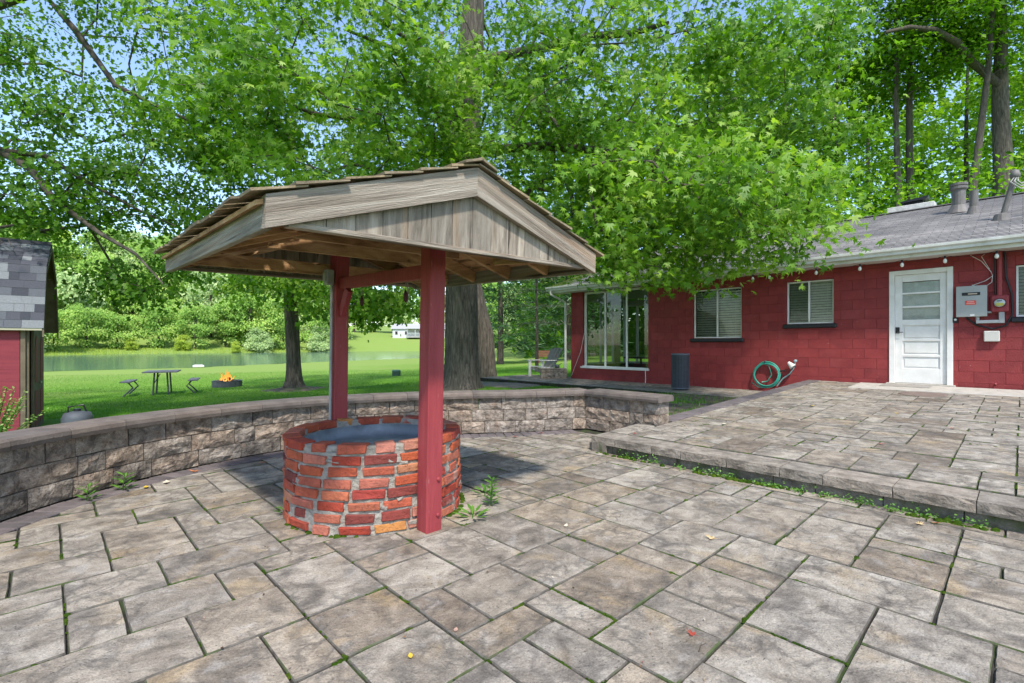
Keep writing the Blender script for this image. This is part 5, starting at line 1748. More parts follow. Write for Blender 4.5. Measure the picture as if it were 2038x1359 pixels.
for q in range(7):
    a = rgs.uniform(.3, 1.1); m.tube([sp(a, .78, 2.95), sp(a - .1, .6 + rgs.uniform(-.1, .1), 2.86 + rgs.uniform(-.05, .1)), sp(a - rgs.uniform(-.1, .25), .45, 2.72 + rgs.uniform(-.08, .08))], [.012, .008, .004], 5)
m.build('twigs', m_bark2, t)
t = thing('fuel_tank', 'grey rounded fuel tank with a black handle beside the shed', 'tank', (.36, 11.3, -.4))
q = (.36, 11.35, -.36)
m = MB(); m.lathe([(.001, 0), (.19, .0), (.215, .05), (.215, .22), (.18, .31), (.06, .34), (.001, .34)], q, 18); m.build('body', plain('tank_grey', (.06, .067, .08), .6), t, smooth=True)
m = MB(); m.tube([(q[0] - .12, q[1], q[2] + .32), (q[0] - .12, q[1], q[2] + .42), (q[0] + .08, q[1], q[2] + .44), (q[0] + .12, q[1], q[2] + .32)], .018, 6); m.build('handle', m_black, t)
m = MB(); m.lathe([(.05, .33), (.05, .38), (.001, .385)], q, 12); m.build('valve', m_black, t)

# ------------------------------------------------------------------ lawn furniture
zt = gz(2.7, 18.6)
t = thing('picnic_table', 'grey picnic table with slim dark legs on the lawn', 'table', (2.7, 18.9, zt))
m_tt = plain('table_grey', (.15, .145, .16), .7)
rzt = -.25
cc2, ss2 = math.cos(rzt), math.sin(rzt)
TC = (2.62, 18.9)
def tp(u, v, z): return (TC[0] + u * cc2 - v * ss2, TC[1] + u * ss2 + v * cc2, zt + z)
for k in range(5):
    m = MB(); m.bar(tp(-.36 + k * .18, -.62, .72), tp(-.36 + k * .18, .62, .72), .172, .035, .004); m.build('top_plank', m_tt, t)
for a in (-1, 1):
    for b_ in (-1, 1):
        m = MB(); m.tube([tp(a * .16, b_ * .36, .7), tp(a * .2, b_ * .38, 0)], .026, 6); m.build('leg', m_darkmetal, t)
    m = MB(); m.tube([tp(a * .18, -.36, .35), tp(a * .1, .36, .62)], .014, 5); m.build('brace', m_darkmetal, t)
for sg, lab in ((-1, 'grey bench with bent dark legs at the shed side of the picnic table'), (1, 'grey bench with bent dark legs at the fire pit side of the picnic table')):
    bt = thing('picnic_bench', lab, 'bench', tp(sg * .85, 0, 0), 'benches of the picnic table')
    m = MB(); m.bar(tp(sg * .85, -.6, .44), tp(sg * .85, .6, .44), .26, .035, .004); m.build('seat', m_tt, bt)
    for b_ in (-1, 1):
        m = MB(); m.tube([tp(sg * .8, b_ * .45, .43), tp(sg * .68, b_ * .45, .26), tp(sg * .92, b_ * .45, 0)], .024, 6); m.build('leg', m_darkmetal, bt)

fx, fy = 4.85, 20.6
fz = gz(fx, fy)
t = thing('fire_pit', 'round dark metal fire pit ring with burning logs on the lawn', 'fire pit', (fx, fy, fz))
m = MB(); m.lathe([(.5, -.02), (.5, .22), (.515, .235), (.49, .24), (.47, .22), (.47, 0)], (fx, fy, fz), 32); m.build('ring', m_darkmetal, t)
m = MB(); m.lathe([(.001, .1), (.46, .1)], (fx, fy, fz), 24); m.build('ash_bed', plain('ash', (.04, .038, .036), .95), t)
rgf = random.Random(8)
for k in range(7):
    a = k * .9; m = MB(); m.tube([(fx + .4 * math.cos(a), fy + .4 * math.sin(a), fz + .18), (fx - .1 * math.cos(a), fy - .1 * math.sin(a), fz + .33)], [.04, .035], 7); m.build('log', m_bark2, t)
mf, nt, bs = new_mat('flame')
em = nt.nodes.new('ShaderNodeEmission'); tc = nt.nodes.new('ShaderNodeTexCoord'); sx = nt.nodes.new('ShaderNodeSeparateXYZ')
rr = ramp(nt, [(0, (1, .6, .2)), (.45, (1, .36, .06)), (1, (.8, .18, .02))]); mr = nt.nodes.new('ShaderNodeMapRange'); mr.inputs[1].default_value = -.2; mr.inputs[2].default_value = .2
nt.links.new(tc.outputs['Object'], sx.inputs[0]); nt.links.new(sx.outputs['Z'], mr.inputs[0]); nt.links.new(mr.outputs[0], rr.inputs[0]); nt.links.new(rr.outputs[0], em.inputs[0]); em.inputs[1].default_value = .75
nt.links.new(em.outputs[0], nt.nodes['Material Output'].inputs[0])
for k in range(26):
    a = rgf.uniform(0, 6.28); r = rgf.uniform(0, .3); h_ = rgf.uniform(.15, .5) * (1 - r * 1.3)
    x, y_ = fx + r * math.cos(a), fy + r * math.sin(a); l1, l2 = rgf.uniform(-.06, .06), rgf.uniform(-.06, .06)
    m = MB(); m.tube([(x, y_, fz + .2), (x + l1, y_ + l2, fz + .2 + h_ * .3), (x + l1 * .3, y_ + l2 * .2, fz + .2 + h_ * .7), (x - l1, y_ - l2, fz + .2 + h_)], [.014, .024, .012, .001], 6)
    m.build('flame', mf, t, smooth=True)

x, y_ = 12.0, 20.6; z_ = gz(x, y_)
t = thing('septic_cap', 'short dark green capped pipe standing in the lawn', 'pipe cap', (x, y_, z_))
m = MB(); m.lathe([(.2, -.05), (.2, .2), (.18, .23)], (x, y_, z_), 18); m.build('pipe', plain('green_pipe', (.03, .07, .05), .6), t)
m = MB(); m.lathe([(.21, .2), (.21, .25), (.17, .28), (.001, .285)], (x, y_, z_), 18); m.build('lid', plain('green_lid', (.05, .11, .08), .5), t)
x, y_ = 9.2, 48.3
m = MB(); m.box((x, y_, gz(x, y_) + .1), (.8, .4, .16), .03); m.box((x, y_, gz(x, y_) + .2), (.6, .28, .05), .01)
setp(m.build('dock_float', m_white), 'small white float lying on the near pond shore', 'float')

# far bench
x, y_ = 24.6, 22.3; z_ = gz(x, y_)
t = thing('park_bench', 'brown wooden bench far back on the lawn by the pines', 'bench', (x, y_, z_))
u_ = Vector((RT[0], RT[1], 0)); f_ = Vector((VW[0], VW[1], 0)); bb = Vector((x, y_, z_))
m_bb = plain('bench_brown', (.14, .06, .035), .8)
for k in range(3):
    m = MB(); m.bar(bb - u_ * .7 + Vector((0, 0, .52 + k * .13)) + f_ * .2, bb + u_ * .7 + Vector((0, 0, .52 + k * .13)) + f_ * .2, .03, .11); m.build('back_slat', m_bb, t)
m = MB(); m.bar(bb - u_ * .7 + Vector((0, 0, .42)), bb + u_ * .7 + Vector((0, 0, .42)), .4, .04); m.build('seat', m_bb, t)
for sg in (-1, 1):
    m = MB(); m.bar(bb + u_ * .6 * sg, bb + u_ * .6 * sg + Vector((0, 0, .42)), .08, .36, up=tuple(f_)); m.build('leg', m_bb, t)

# far house
t = thing('lake_house', 'white house with a railed porch across the pond', 'house', (76, 131, 2.6))
HB = Vector(cam2w((800 - 1019) / 968 * 149, 149, 0)); HB.z = gz(HB.x, HB.y) + .2
def hp(u, v, z): return tuple(HB + u_ * u + f_ * v + Vector((0, 0, z)))
m_hw = plain('lake_white', (.55, .56, .56), .7)
Rh = Matrix((u_, f_, Vector((0, 0, 1)))).transposed()
m = MB(); m.box(hp(5, 4, 1.2), (16, 7, 3.0), 0, Rh); m.build('wall', m_hw, t)
m = MB(); m.prism([hp(-3.6, .1, 2.7), hp(-3.6, 7.8, 2.7), hp(-3.6, 4, 4.4)], u_ * 17.2); m.build('roof', plain('lake_roof', (.33, .33, .34), .9), t)
for u0 in (-1.8, 1.2, 5.6, 7.4, 9.6):
    m = MB(); m.box(hp(u0, .46, 1.5), (.9, .1, 1.1), 0, Rh); wn_ = m.build('window', m_hw, t)
    m = MB(); m.box(hp(u0, .4, 1.5), (.72, .06, .92), 0, Rh); m.build('pane', m_dark, wn_)
m = MB(); m.box(hp(5.6, -.7, .2), (7.5, 2.2, .3), 0, Rh); pc = m.build('porch', plain('porch_grey', (.4, .39, .37), .8), t)
for k in range(24):
    m = MB(); m.box(hp(2 + k * .31, -1.75, .85), (.07, .07, 1.0), 0, Rh); m.build('baluster', m_hw, pc)
m = MB(); m.box(hp(5.6, -1.75, 1.38), (7.5, .1, .1), 0, Rh); m.build('rail', m_hw, pc)
for k in range(4):
    m = MB(); m.box(hp(2 + k * 2.4, -1.7, 1.6), (.14, .14, 2.4), 0, Rh); m.build('post', m_hw, pc)
m = MB(); m.box(hp(5.6, -.7, 2.75), (7.9, 2.6, .14), 0, Rh); m.build('porch_roof', plain('porch_roof', (.42, .42, .42), .9), pc)

# ------------------------------------------------------------------ trees
rt = np.random.default_rng(42)


def at_cam(px, py, dep):
    return cam2w((px - 1019) / 968 * dep, dep, 1.15 + (684 - py) / 968 * dep)


base = (7.9, 10.25, gz(7.9, 10.25) - .02)
cl = np.concatenate([
    cloud(165, (7.6, 9.8, 9.6), (6.3, 6.3, 5.0), rt, .5, 5.0),
    cloud(84, (5.5 + 2.3, 5.8 - 2.2, 3.45), (1.9, 1.9, 1.25), rt, .2, 2.15),
    cloud(74, at_cam(1250, 160, 9.5), (2.6, 2.6, 2.2), rt, .2),
    cloud(78, at_cam(650, 150, 8.5), (2.4, 2.4, 2.0), rt, .3),
    cloud(66, at_cam(960, 240, 10.5), (2.6, 2.6, 1.9), rt, .2),
    cloud(48, at_cam(1540, 150, 9.0), (1.7, 1.7, 1.7), rt, .2),
    cloud(18, at_cam(930, 170, 11.3), (1.2, 1.2, 1.9), rt, .1),
    cloud(30, at_cam(480, 220, 9.5), (1.3, 1.3, 1.2), rt, .2),
    cloud(34, at_cam(1220, 430, 9.0), (1.3, 1.3, 1.2), rt, .2),
])
dmin = np.hypot(cl[:, 0], cl[:, 1])
cl = cl[(dmin > 4.6)]
path = [(0, 0, 0), (.02, 0, 1.2), (.0, .0, 3.0), (.08, -.05, 5.2), (.15, -.1, 7.6), (.3, -.15, 10.2), (.35, -.1, 13.2)]
sg_tree = tree('sweetgum_tree', 'huge star-leaved tree with a thick furrowed trunk behind the well', base, path, [.43, .41, .4, .38, .34, .28, .1], cl, 96, .52, .112, m_leaf, STAR_V, STAR_F, flare=.45, seed=3, rtip=.0066, sag=.08, up=.7, droop=.3, step=.5, flat=.4, ridge=.06)

for pts, rr_ in (
        ([(935, 215, 12.7), (900, 190, 12.0), (865, 115, 11.0), (800, 70, 10.0), (735, 25, 9.2)], [.11, .09, .07, .05, .03]),
        ([(925, 330, 12.7), (890, 290, 11.8), (845, 150, 10.8), (780, 95, 10.0), (690, 60, 9.3)], [.09, .075, .06, .045, .025]),
        ([(950, 165, 12.7), (1010, 170, 11.6), (1060, 190, 10.6), (1090, 220, 9.6), (1110, 250, 9.0)], [.1, .08, .06, .045, .03]),
        ([(960, 120, 12.7), (1080, 95, 11.2), (1180, 72, 10.0), (1260, 66, 9.0), (1330, 45, 8.4)], [.13, .11, .085, .06, .03]),
        ([(950, 300, 12.7), (1080, 290, 11.0), (1190, 300, 9.6), (1290, 330, 8.6), (1400, 400, 7.6), (1500, 470, 7.0)], [.12, .1, .08, .06, .04, .018]),
        ([(1190, 300, 9.6), (1330, 300, 8.4), (1460, 330, 7.6), (1590, 400, 7.0)], [.06, .05, .035, .015]),
        ([(915, 300, 12.7), (830, 270, 11.4), (720, 240, 10.2), (620, 225, 9.3), (560, 200, 8.8)], [.09, .075, .055, .04, .02])):
    m = MB(); m.tube([at_cam(*p) for p in pts], rr_, 8); m.build('bough', m_bark2, sg_tree, smooth=True)

b2 = cam2w(-12.0, 9.2, 0)
b2 = (b2[0], b2[1], gz(b2[0], b2[1]))
cl = np.concatenate([
    cloud(80, at_cam(150, 255, 9.2), (2.6, 2.6, 1.45), rt, .2),
    cloud(22, at_cam(40, 420, 9.0), (1.3, 1.3, .6), rt, .2),
    cloud(38, at_cam(330, 400, 9.6), (1.9, 1.9, .75), rt, .2),
    cloud(13, at_cam(290, 550, 9.6), (.9, .9, .45), rt, .1),
    cloud(66, at_cam(400, 140, 11.5), (3.0, 3.0, 2.0), rt, .3),
    cloud(50, (b2[0], b2[1], 8.5), (3.5, 3.5, 3.0), rt, .4),
])
mp_tree = tree('maple_tree', 'spreading dark-leaved tree whose long limb droops over the shed', b2, [(0, 0, 0), (.1, 0, 2.5), (.35, -.1, 4.6), (.6, -.1, 7), (.8, 0, 9.5)], [.3, .26, .22, .16, .06], cl, 92, .5, .072, m_leafd, LOBE_V, LOBE_F, bark=m_bark2, seed=5, rtip=.0064, sag=.1, up=.6, droop=.2, flat=.35)

for pts, rr_ in (
        ([(-310, 250, 9.2), (-120, 265, 9.0), (0, 300, 8.8), (60, 335, 8.7), (110, 400, 8.6), (200, 465, 8.5), (270, 505, 8.5), (325, 565, 8.5)], [.12, .1, .075, .065, .05, .038, .026, .012]),
        ([(0, 300, 8.8), (90, 310, 8.9), (170, 360, 9.0), (280, 420, 9.1), (350, 450, 9.2)], [.06, .045, .034, .024, .012]),
        ([(-310, 120, 9.2), (80, -20, 9.6), (150, 60, 9.8), (230, 170, 10.0), (300, 205, 10.2), (400, 250, 10.4), (470, 290, 10.5)], [.12, .075, .06, .048, .038, .028, .015])):
    m = MB(); m.tube([at_cam(*p) for p in pts], rr_, 8); m.build('bough', m_bark2, mp_tree, smooth=True)

b3 = (5.9, 16.65, gz(5.9, 16.65) - .02)
cl = np.concatenate([
    cloud(110, (5.9, 16.6, 8.6), (3.4, 3.4, 3.0), rt, .4),
    cloud(34, at_cam(600, 580, 15.0), (1.7, 1.7, .8), rt, .1),
    cloud(38, at_cam(750, 590, 14.6), (1.1, 1.1, .9), rt, .1),
    cloud(10, at_cam(490, 555, 15.2), (.9, .9, .6), rt, .1),
])
tree('lawn_tree', 'slim grey-barked tree with a flared root base on the lawn', b3, [(0, 0, 0), (-.03, .02, 1.0), (-.1, .05, 2.6), (-.2, .1, 5), (-.1, .1, 9)], [.24, .21, .195, .16, .05], cl, 50, .5, .115, m_leaf, LOBE_V, LOBE_F, flare=1.0, seed=8, ridge=.06, rtip=.0055, up=.6, droop=.2)

b4 = (11.9, 13.9, gz(11.9, 13.9) - .03)
cl = cloud(90, (11.9, 13.9, 10.5), (4.0, 4.0, 4.5), rt, .4)
tree('oak_tree', 'second tall straight trunk standing just behind the star-leaved tree', b4, [(0, 0, 0), (-.05, .05, 1.6), (-.45, .45, 4), (-.95, .95, 8), (-1.2, 1.2, 13)], [.36, .33, .3, .24, .08], cl, 50, .8, .12, m_leafd, LOBE_V, LOBE_F, flare=.3, seed=9, up=.6, ridge=.06)

# mound of soil round the lawn tree
m = MB()
for k in range(8):
    r = .2 + k * .12
    for a in range(28):
        q = 2 * PI * a / 28
        rr_ = r * (1 + .18 * math.sin(3 * q + 1) * (k / 7))
        x, y_ = b3[0] + rr_ * math.cos(q), b3[1] + rr_ * math.sin(q)
        m.v.append((x, y_, gz(x, y_) + .13 * max(0, 1 - k / 6.0) ** 1.5 - (.03 if k == 7 else -.008) + rgp.uniform(-.01, .01)))
for k in range(7):
    for a in range(28):
        m.f.append((k * 28 + a, k * 28 + (a + 1) % 28, k * 28 + 28 + (a + 1) % 28, k * 28 + 28 + a))
setp(m.build('root_mound', m_dirt, org=b3, smooth=True), kind='structure')

# woods behind the house
woods = [  # px, depth, radius, lean, label
    (1787, 30, .2, (.0, .0), 'slim forked trunk of the twin pair rising behind the house ridge'),
    (1806, 30.6, .24, (.1, .0), 'straight dark trunk, right hand of the twin pair behind the ridge'),
    (1893, 27, .2, (.9, -.85), 'leaning dark trunk behind the vent pipes on the roof'),
    (1996, 28, .5, (.0, .0), 'very thick grey trunk at the right edge behind the house'),
    (1668, 34, .14, (.0, .1), 'thin pale trunk low above the shingle roof'),
    (1560, 33, .2, (.1, .1), 'leafy wood tree half hidden by the star-leaved boughs over the roof'),
    (1440, 36, .22, (.1, .0), 'leafy wood tree behind the mossy end of the roof'),
    (1920, 38, .2, (.1, .0), 'leafy wood tree between the leaning and the thick trunks'),
    (2110, 31, .25, (.0, .0), 'leafy wood tree at the far right edge of the woods'),
    (1730, 40, .18, (.0, .1), 'leafy wood tree deep behind the twin trunks'),
    (1310, 42, .22, (.0, .0), 'leafy wood tree beyond the sunroom end of the house'),
    (1180, 46, .22, (.1, .1), 'leafy wood tree behind the downspout corner of the house'),
]
for k, (px, dep, r, ln, lab) in enumerate(woods):
    q = cam2w((px - 1019) / 968 * dep, dep, 0)
    g_ = gz(q[0], q[1])
    h_ = 24
    d_ = Vector((RT[0] * ln[0], RT[1] * ln[0], 0)) * 3
    pth = [(0, 0, 0), (d_.x * .15, d_.y * .15, 4), (d_.x * .45 + .1, d_.y * .45, 9), (d_.x * .8, d_.y * .8 + .1, 15), (d_.x, d_.y, h_)]
    cz_ = 15.5
    lowc = 3.5 if k in (4, 5, 6, 7, 9, 10, 11) else 19.5 if k == 3 else 15.5 if k < 3 else 9
    n_ = 70
    c_ = cloud(n_, (q[0] + d_.x, q[1] + d_.y, (lowc + max(25, lowc + 8)) / 2 + g_), (4.2, 4.2, (max(25, lowc + 8) - lowc) / 2), rt, .25)
    tree('wood_tree', lab, (q[0], q[1], g_ - .05), pth, [r * 1.1, r, r * .9, r * .7, .05], c_, 125, 1.3, .22, m_leafy, SIMP_V, SIMP_F, bark=m_trunk if k in (3, 0) else m_bark2, group='trees in the woods behind the house', seed=20 + k, rtip=.008, flare=.2, up=1.3, step=1.2, flat=.22)
for o_ in COL.objects:
    if o_.get('label', '').startswith('very thick grey trunk'):
        m = MB(); m.tube([at_cam(1990, 170, 28), at_cam(1935, 125, 27.5), at_cam(1905, 85, 27), at_cam(1860, 60, 27), at_cam(1810, 54, 27), at_cam(1762, 64, 27)], [.2, .19, .18, .16, .13, .08], 10)
        m.build('bough', m_bark2, o_, smooth=True)
        break
# far mass of woodland
NW = 30000
dep = rt.uniform(46, 75, NW)
lat = dep * rt.uniform(.0, 1.45, NW)
zz = rt.uniform(0, 1, NW) ** .8 * 30
pos = np.stack([dep * VW[0] + lat * RT[0], dep * VW[1] + lat * RT[1], zz], 1)
cn = rt.normal(size=(260, 3)) * np.array([1, 1, 1])
blk = np.sin(pos[:, 0] * .55) * np.sin(pos[:, 1] * .5 + 1) * np.sin(pos[:, 2] * .6) + .35 * rt.normal(size=NW)
keep = (blk > -.25)
pos = pos[keep]
d2 = rt.uniform(48, 95, 4500); l2 = d2 * rt.uniform(.03, .42, 4500)
pos = np.concatenate([pos, np.stack([d2 * VW[0] + l2 * RT[0], d2 * VW[1] + l2 * RT[1], rt.uniform(0, 9, 4500)], 1)])
pos[:, 2] += ground(pos[:, 0], pos[:, 1])
nr = rt.normal(size=pos.shape) * .8 + np.array([-.2, -.3, .7])
wmesh = leaves_mesh('woodland', pos, nr, rt.uniform(.4, .8, len(pos)), m_leafy, LOBE_V, LOBE_F, rt.random(len(pos)) * .7, rt)
setp(link('woodland', wmesh), 'mass of green foliage filling the woods behind the house', 'woodland', kind='stuff')
NW = 5200
q = cloud(NW, at_cam(1720, 440, 25), (9, 9, 1.5), rt, .1)
q = q[q[:, 0] > 21.5]
um = leaves_mesh('undergrowth', q, rt.normal(size=q.shape) * .8 + np.array([0, 0, .8]), rt.uniform(.1, .2, len(q)), m_leafy, SIMP_V, SIMP_F, rt.random(len(q)), rt)
setp(link('undergrowth', um), 'low green undergrowth just behind the house roof', 'undergrowth', kind='stuff')


def pine(name, label, px, dep, h_, r, mat_, low, dens, lsz=.34, spreadk=1.0, bark=m_bark2, seed=1, rtr=.16, group=None):
    rg = np.random.default_rng(seed)
    q = cam2w((px - 1019) / 968 * dep, dep, 0)
    g_ = gz(q[0], q[1])
    tips = []
    z_ = low
    while z_ < h_:
        f = 1 - (z_ - low) / (h_ - low)
        nb_ = 6
        for a in range(nb_):
            th = a * 2 * PI / nb_ + rg.uniform(0, 1)
            R_ = r * (f * .85 + .15) * rg.uniform(.75, 1.1)
            for u in (.45, .75, 1.0):
                tips.append((q[0] + R_ * u * math.cos(th), q[1] + R_ * u * math.sin(th), g_ + z_ - .12 * R_ * u + rg.uniform(-.1, .1)))
        z_ += .55 + .2 * rg.random()
    root = thing(name, label, 'tree', (q[0], q[1], g_), group)
    bs_ = np.array((q[0], q[1], g_))
    link('trunk', trunk_mesh('trunk', [(0, 0, -.05), (.03, 0, h_ * .3), (.0, .05, h_ * .7), (0, 0, h_)], [rtr, rtr * .8, rtr * .5, .02], bark, flare=.3, seed=seed), root, bs_)
    T = np.array(tips)
    P, par, R = grow([bs_ + (0, 0, h_ * k / 24) for k in range(25)], T, rtip=.007, seed=seed, sag=.0, step=.7)
    link('limbs', branch_mesh('limbs', P - bs_, par, np.minimum(R, .03), bark, n=5, skip=1), root, bs_)
    idx = np.repeat(np.arange(len(T)), dens)
    off = rg.normal(size=(len(idx), 3)) * np.array([.32, .32, .07]) * spreadk
    pos = T[idx] + off
    dirv = unit(pos - np.array((q[0], q[1], 0)) * np.array([1, 1, 0]) - pos * np.array([0, 0, 1])) + rg.normal(size=pos.shape) * .5 + np.array([0, 0, .1])
    nrm = rg.normal(size=pos.shape) * .5 + np.array([0, 0, 1.0])
    tx = np.cross(dirv, nrm)
    V_ = np.array([(-.09, 0, 0), (.09, 0, 0), (.03, 1, 0), (-.03, 1, 0)])
    F_ = np.array([(0, 1, 2), (0, 2, 3)])
    me = leaves_mesh('crown', pos - bs_, nrm, lsz * rg.uniform(.6, 1.2, len(pos)), mat_, V_, F_, rg.random(len(pos)), rg, ydir=dirv)
    link('crown', me, root, bs_)
    return root


pine('pine_tree', 'bright green pine with a dark trunk behind the second trunk', 996, 36, 11, 3.8, m_pine, 1.6, 26, .5, 1.3, seed=31, rtr=.24)
pine('pine_tree', 'full green pine standing left of the sunroom corner', 1130, 38, 12, 4.0, m_pine, 1.2, 26, .5, 1.3, seed=32, rtr=.24)
pine('bare_spruce', 'thin grey spruce with sparse dry boughs beside the garden chair', 1068, 21, 6.5, 1.6, m_dry, 2.2, 9, .22, .7, bark=m_trunk, seed=33, rtr=.075)


def broad_proto(seed, mat_, r, hh, n_=36, per=165, ls=.46, trunkh=.3):
    rg = np.random.default_rng(seed)
    c_ = cloud(n_, (0, 0, trunkh + (hh - trunkh) / 2), (r, r, (hh - trunkh) / 2), rg, .6)
    return tree('far_tree', 'x', (0, 0, 0), [(0, 0, 0), (0, 0, hh * .4), (0, 0, hh * .85)], [.28, .22, .05], c_, per, 1.65, ls, mat_, SIMP_V, SIMP_F, bark=m_bark2, seed=seed, rtip=.02, up=.8, step=2.5, flat=.6, sunb=2.0)


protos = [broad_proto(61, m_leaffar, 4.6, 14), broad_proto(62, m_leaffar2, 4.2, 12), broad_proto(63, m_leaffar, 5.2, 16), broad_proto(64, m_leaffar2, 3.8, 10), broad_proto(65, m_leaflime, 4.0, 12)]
used = [False] * 5
labs = ['mid green leafy tree in the wood on the far pond bank', 'pale green leafy tree in the wood on the far pond bank', 'mid green leafy tree in the wood on the far pond bank', 'pale green leafy tree in the wood on the far pond bank', 'yellow green leafy tree in the wood on the far pond bank']
rgt = random.Random(77)


def place(k, x, y_, sc, lab=None, group='trees on the far pond bank', dz=-.3):
    o = protos[k] if not used[k] else copy_tree(protos[k])
    used[k] = True
    o.location = (x, y_, gz(x, y_) + dz)
    o.rotation_euler = (0, 0, rgt.uniform(-.5, .5))
    o.scale = (sc, sc, sc * rgt.uniform(.92, 1.1))
    o['label'] = lab or labs[k]
    o['group'] = group
    return o


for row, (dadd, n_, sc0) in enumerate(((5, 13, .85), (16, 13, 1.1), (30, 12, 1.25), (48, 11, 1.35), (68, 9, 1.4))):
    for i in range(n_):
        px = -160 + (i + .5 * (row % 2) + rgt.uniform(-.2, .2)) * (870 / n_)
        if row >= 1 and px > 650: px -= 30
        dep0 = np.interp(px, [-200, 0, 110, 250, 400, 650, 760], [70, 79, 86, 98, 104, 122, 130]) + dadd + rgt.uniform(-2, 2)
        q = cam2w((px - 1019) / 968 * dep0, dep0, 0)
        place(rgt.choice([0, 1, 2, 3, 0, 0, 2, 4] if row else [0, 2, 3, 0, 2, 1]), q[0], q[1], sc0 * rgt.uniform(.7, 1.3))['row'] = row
for o_ in list(COL.objects):
    if 'row' in o_.keys():
        o_['label'] = o_['label'].replace('in the wood on the far pond bank', ('standing at the far water edge of the pond', 'in the second rank of the far bank wood', 'midway up the wooded slope across the pond', 'high on the wooded slope across the pond', 'on the wooded hilltop across the pond')[o_['row']])
        del o_['row']
for (px, dep0, k, sc) in ((705, 174, 2, 1.3), (745, 182, 0, 1.3), (790, 174, 1, 1.2), (835, 176, 2, 1.4), (880, 172, 0, 1.3), (925, 140, 1, 1.2), (960, 120, 2, 1.1), (1010, 110, 0, 1.1), (1045, 95, 1, .9), (1090, 90, 2, 1.0), (1140, 85, 0, 1.0)):
    q = cam2w((px - 1019) / 968 * dep0, dep0, 0)
    place(k, q[0], q[1], sc, 'tall tree closing the view beyond the house across the pond', 'trees beyond the lake house')
for (px, py, dep0, sc, k, lab) in ((365, 0, 105.5, .32, 4, 'round bright lime shrub at the far water edge'), (470, 0, 109, .22, 4, 'small pointed lime shrub right of the bright round one on the bank'), (262, 0, 101, .25, 4, 'lime shrub below the wood opposite the picnic table'),
                                  (515, 0, 114, .55, 1, 'large pale silvery shrub on the far bank left of the lawn tree'), (640, 0, 122, .6, 1, 'large pale silvery shrub on the far bank right of the lawn tree')):
    q = cam2w((px - 1019) / 968 * dep0, dep0, 0)
    o = place(k, q[0], q[1], sc, lab, 'shrubs on the far pond bank', dz=-1.6 * sc)
    o['category'] = 'shrub'; o.name = 'bank_shrub'

# reeds along the far water edge
NRE = 8000
px = rt.uniform(-100, 690, NRE)
dep = np.interp(px, [-200, 0, 110, 250, 400, 650, 760], [70, 79, 86, 98, 104, 122, 130]) + rt.uniform(-1, 5, NRE) - .5
lat = (px - 1019) / 968 * dep
x = dep * VW[0] + lat * RT[0]; y_ = dep * VW[1] + lat * RT[1]
pos = np.stack([x, y_, ground(x, y_) - .05], 1)
nr = rt.normal(size=pos.shape) * np.array([1, 1, .2])
up_ = np.tile(np.array([0, 0, 1.0]), (NRE, 1)) + rt.normal(size=(NRE, 3)) * .25
me = leaves_mesh('reeds', pos, nr, rt.uniform(.2, .6, NRE), m_leaflime, np.array([(-.08, 0, 0), (.08, 0, 0), (0, 1, 0)]), NEED_F, rt.random(NRE), rt, ydir=up_)
setp(link('reeds', me), 'tall yellow green reeds along the far water edge', 'reeds', kind='stuff')

# ------------------------------------------------------------------ grass
def blades(name, x, y_, hmin, hmax, wid, mat_, z=None):
    n = len(x)
    z = ground(x, y_) if z is None else z
    az = rt.uniform(0, 2 * PI, n)
    h_ = rt.uniform(hmin, hmax, n)
    ln = rt.uniform(.1, .7, n) * h_
    la = rt.uniform(0, 2 * PI, n)
    p = np.stack([x, y_, z - .005], 1)
    sx_ = np.stack([np.cos(az), np.sin(az), np.zeros(n)], 1) * (wid * rt.uniform(.6, 1.3, n))[:, None]
    tip = p + np.stack([np.cos(la) * ln, np.sin(la) * ln, h_], 1)
    v = np.stack([p - sx_, p + sx_, tip], 1).reshape(-1, 3)
    f = np.arange(3 * n)
    rn = np.clip(.5 + .28 * np.sin(x * .9 + 1) * np.sin(y_ * .7) + rt.normal(size=n) * .22, 0, 1)
    return poly_mesh(name, v, f, 3, mat_, np.repeat(rn, 3))


ng = 190000
dep = 6.2 * (30 / 6.2) ** rt.uniform(0, 1, ng)
lat = dep * rt.uniform(-1.08, .2, ng)
x = dep * VW[0] + lat * RT[0]; y_ = dep * VW[1] + lat * RT[1]
wd = np.array([[p.x, p.y] for p in WPATH.p])
ok = np.ones(ng, bool)
# keep behind the wall
tdir = np.gradient(wd, axis=0)
ii = np.argmin((wd[None, :, 0] - x[:, None]) ** 2 + (wd[None, :, 1] - y_[:, None]) ** 2, axis=1) if ng < 60000 else None
if ii is None:
    ii = np.concatenate([np.argmin((wd[None, :, 0] - xa[:, None]) ** 2 + (wd[None, :, 1] - ya[:, None]) ** 2, axis=1) for xa, ya in zip(np.array_split(x, 20), np.array_split(y_, 20))])
nx_ = np.stack([tdir[ii, 1], -tdir[ii, 0]], 1); nx_ /= np.linalg.norm(nx_, axis=1, keepdims=True)
side = (x - wd[ii, 0]) * nx_[:, 0] + (y_ - wd[ii, 1]) * nx_[:, 1]
ok &= (side < -.33)
ok &= ~((x > 5.2) & (y_ < 7.4) & (x < 12)) & ~((x > 9.9) & (y_ < 12.2) & (x < 15)) & ~((x > 8.7) & (x < 13.3) & (y_ > 9.1) & (y_ < 13.0))
ok &= np.hypot(x - b3[0], y_ - b3[1]) > .75
ok &= np.hypot(x - base[0], y_ - base[1]) > .5
ok &= ~((np.abs((x - SA.x) * dd.x + (y_ - SA.y) * dd.y - 1.15) < 1.2) & (x < .2))
x, y_ = x[ok], y_[ok]
setp(link('grass', blades('grass', x, y_, .02, .06, .006, m_grass)), 'short mown green grass of the lawn', 'grass', kind='stuff')
n = 9000
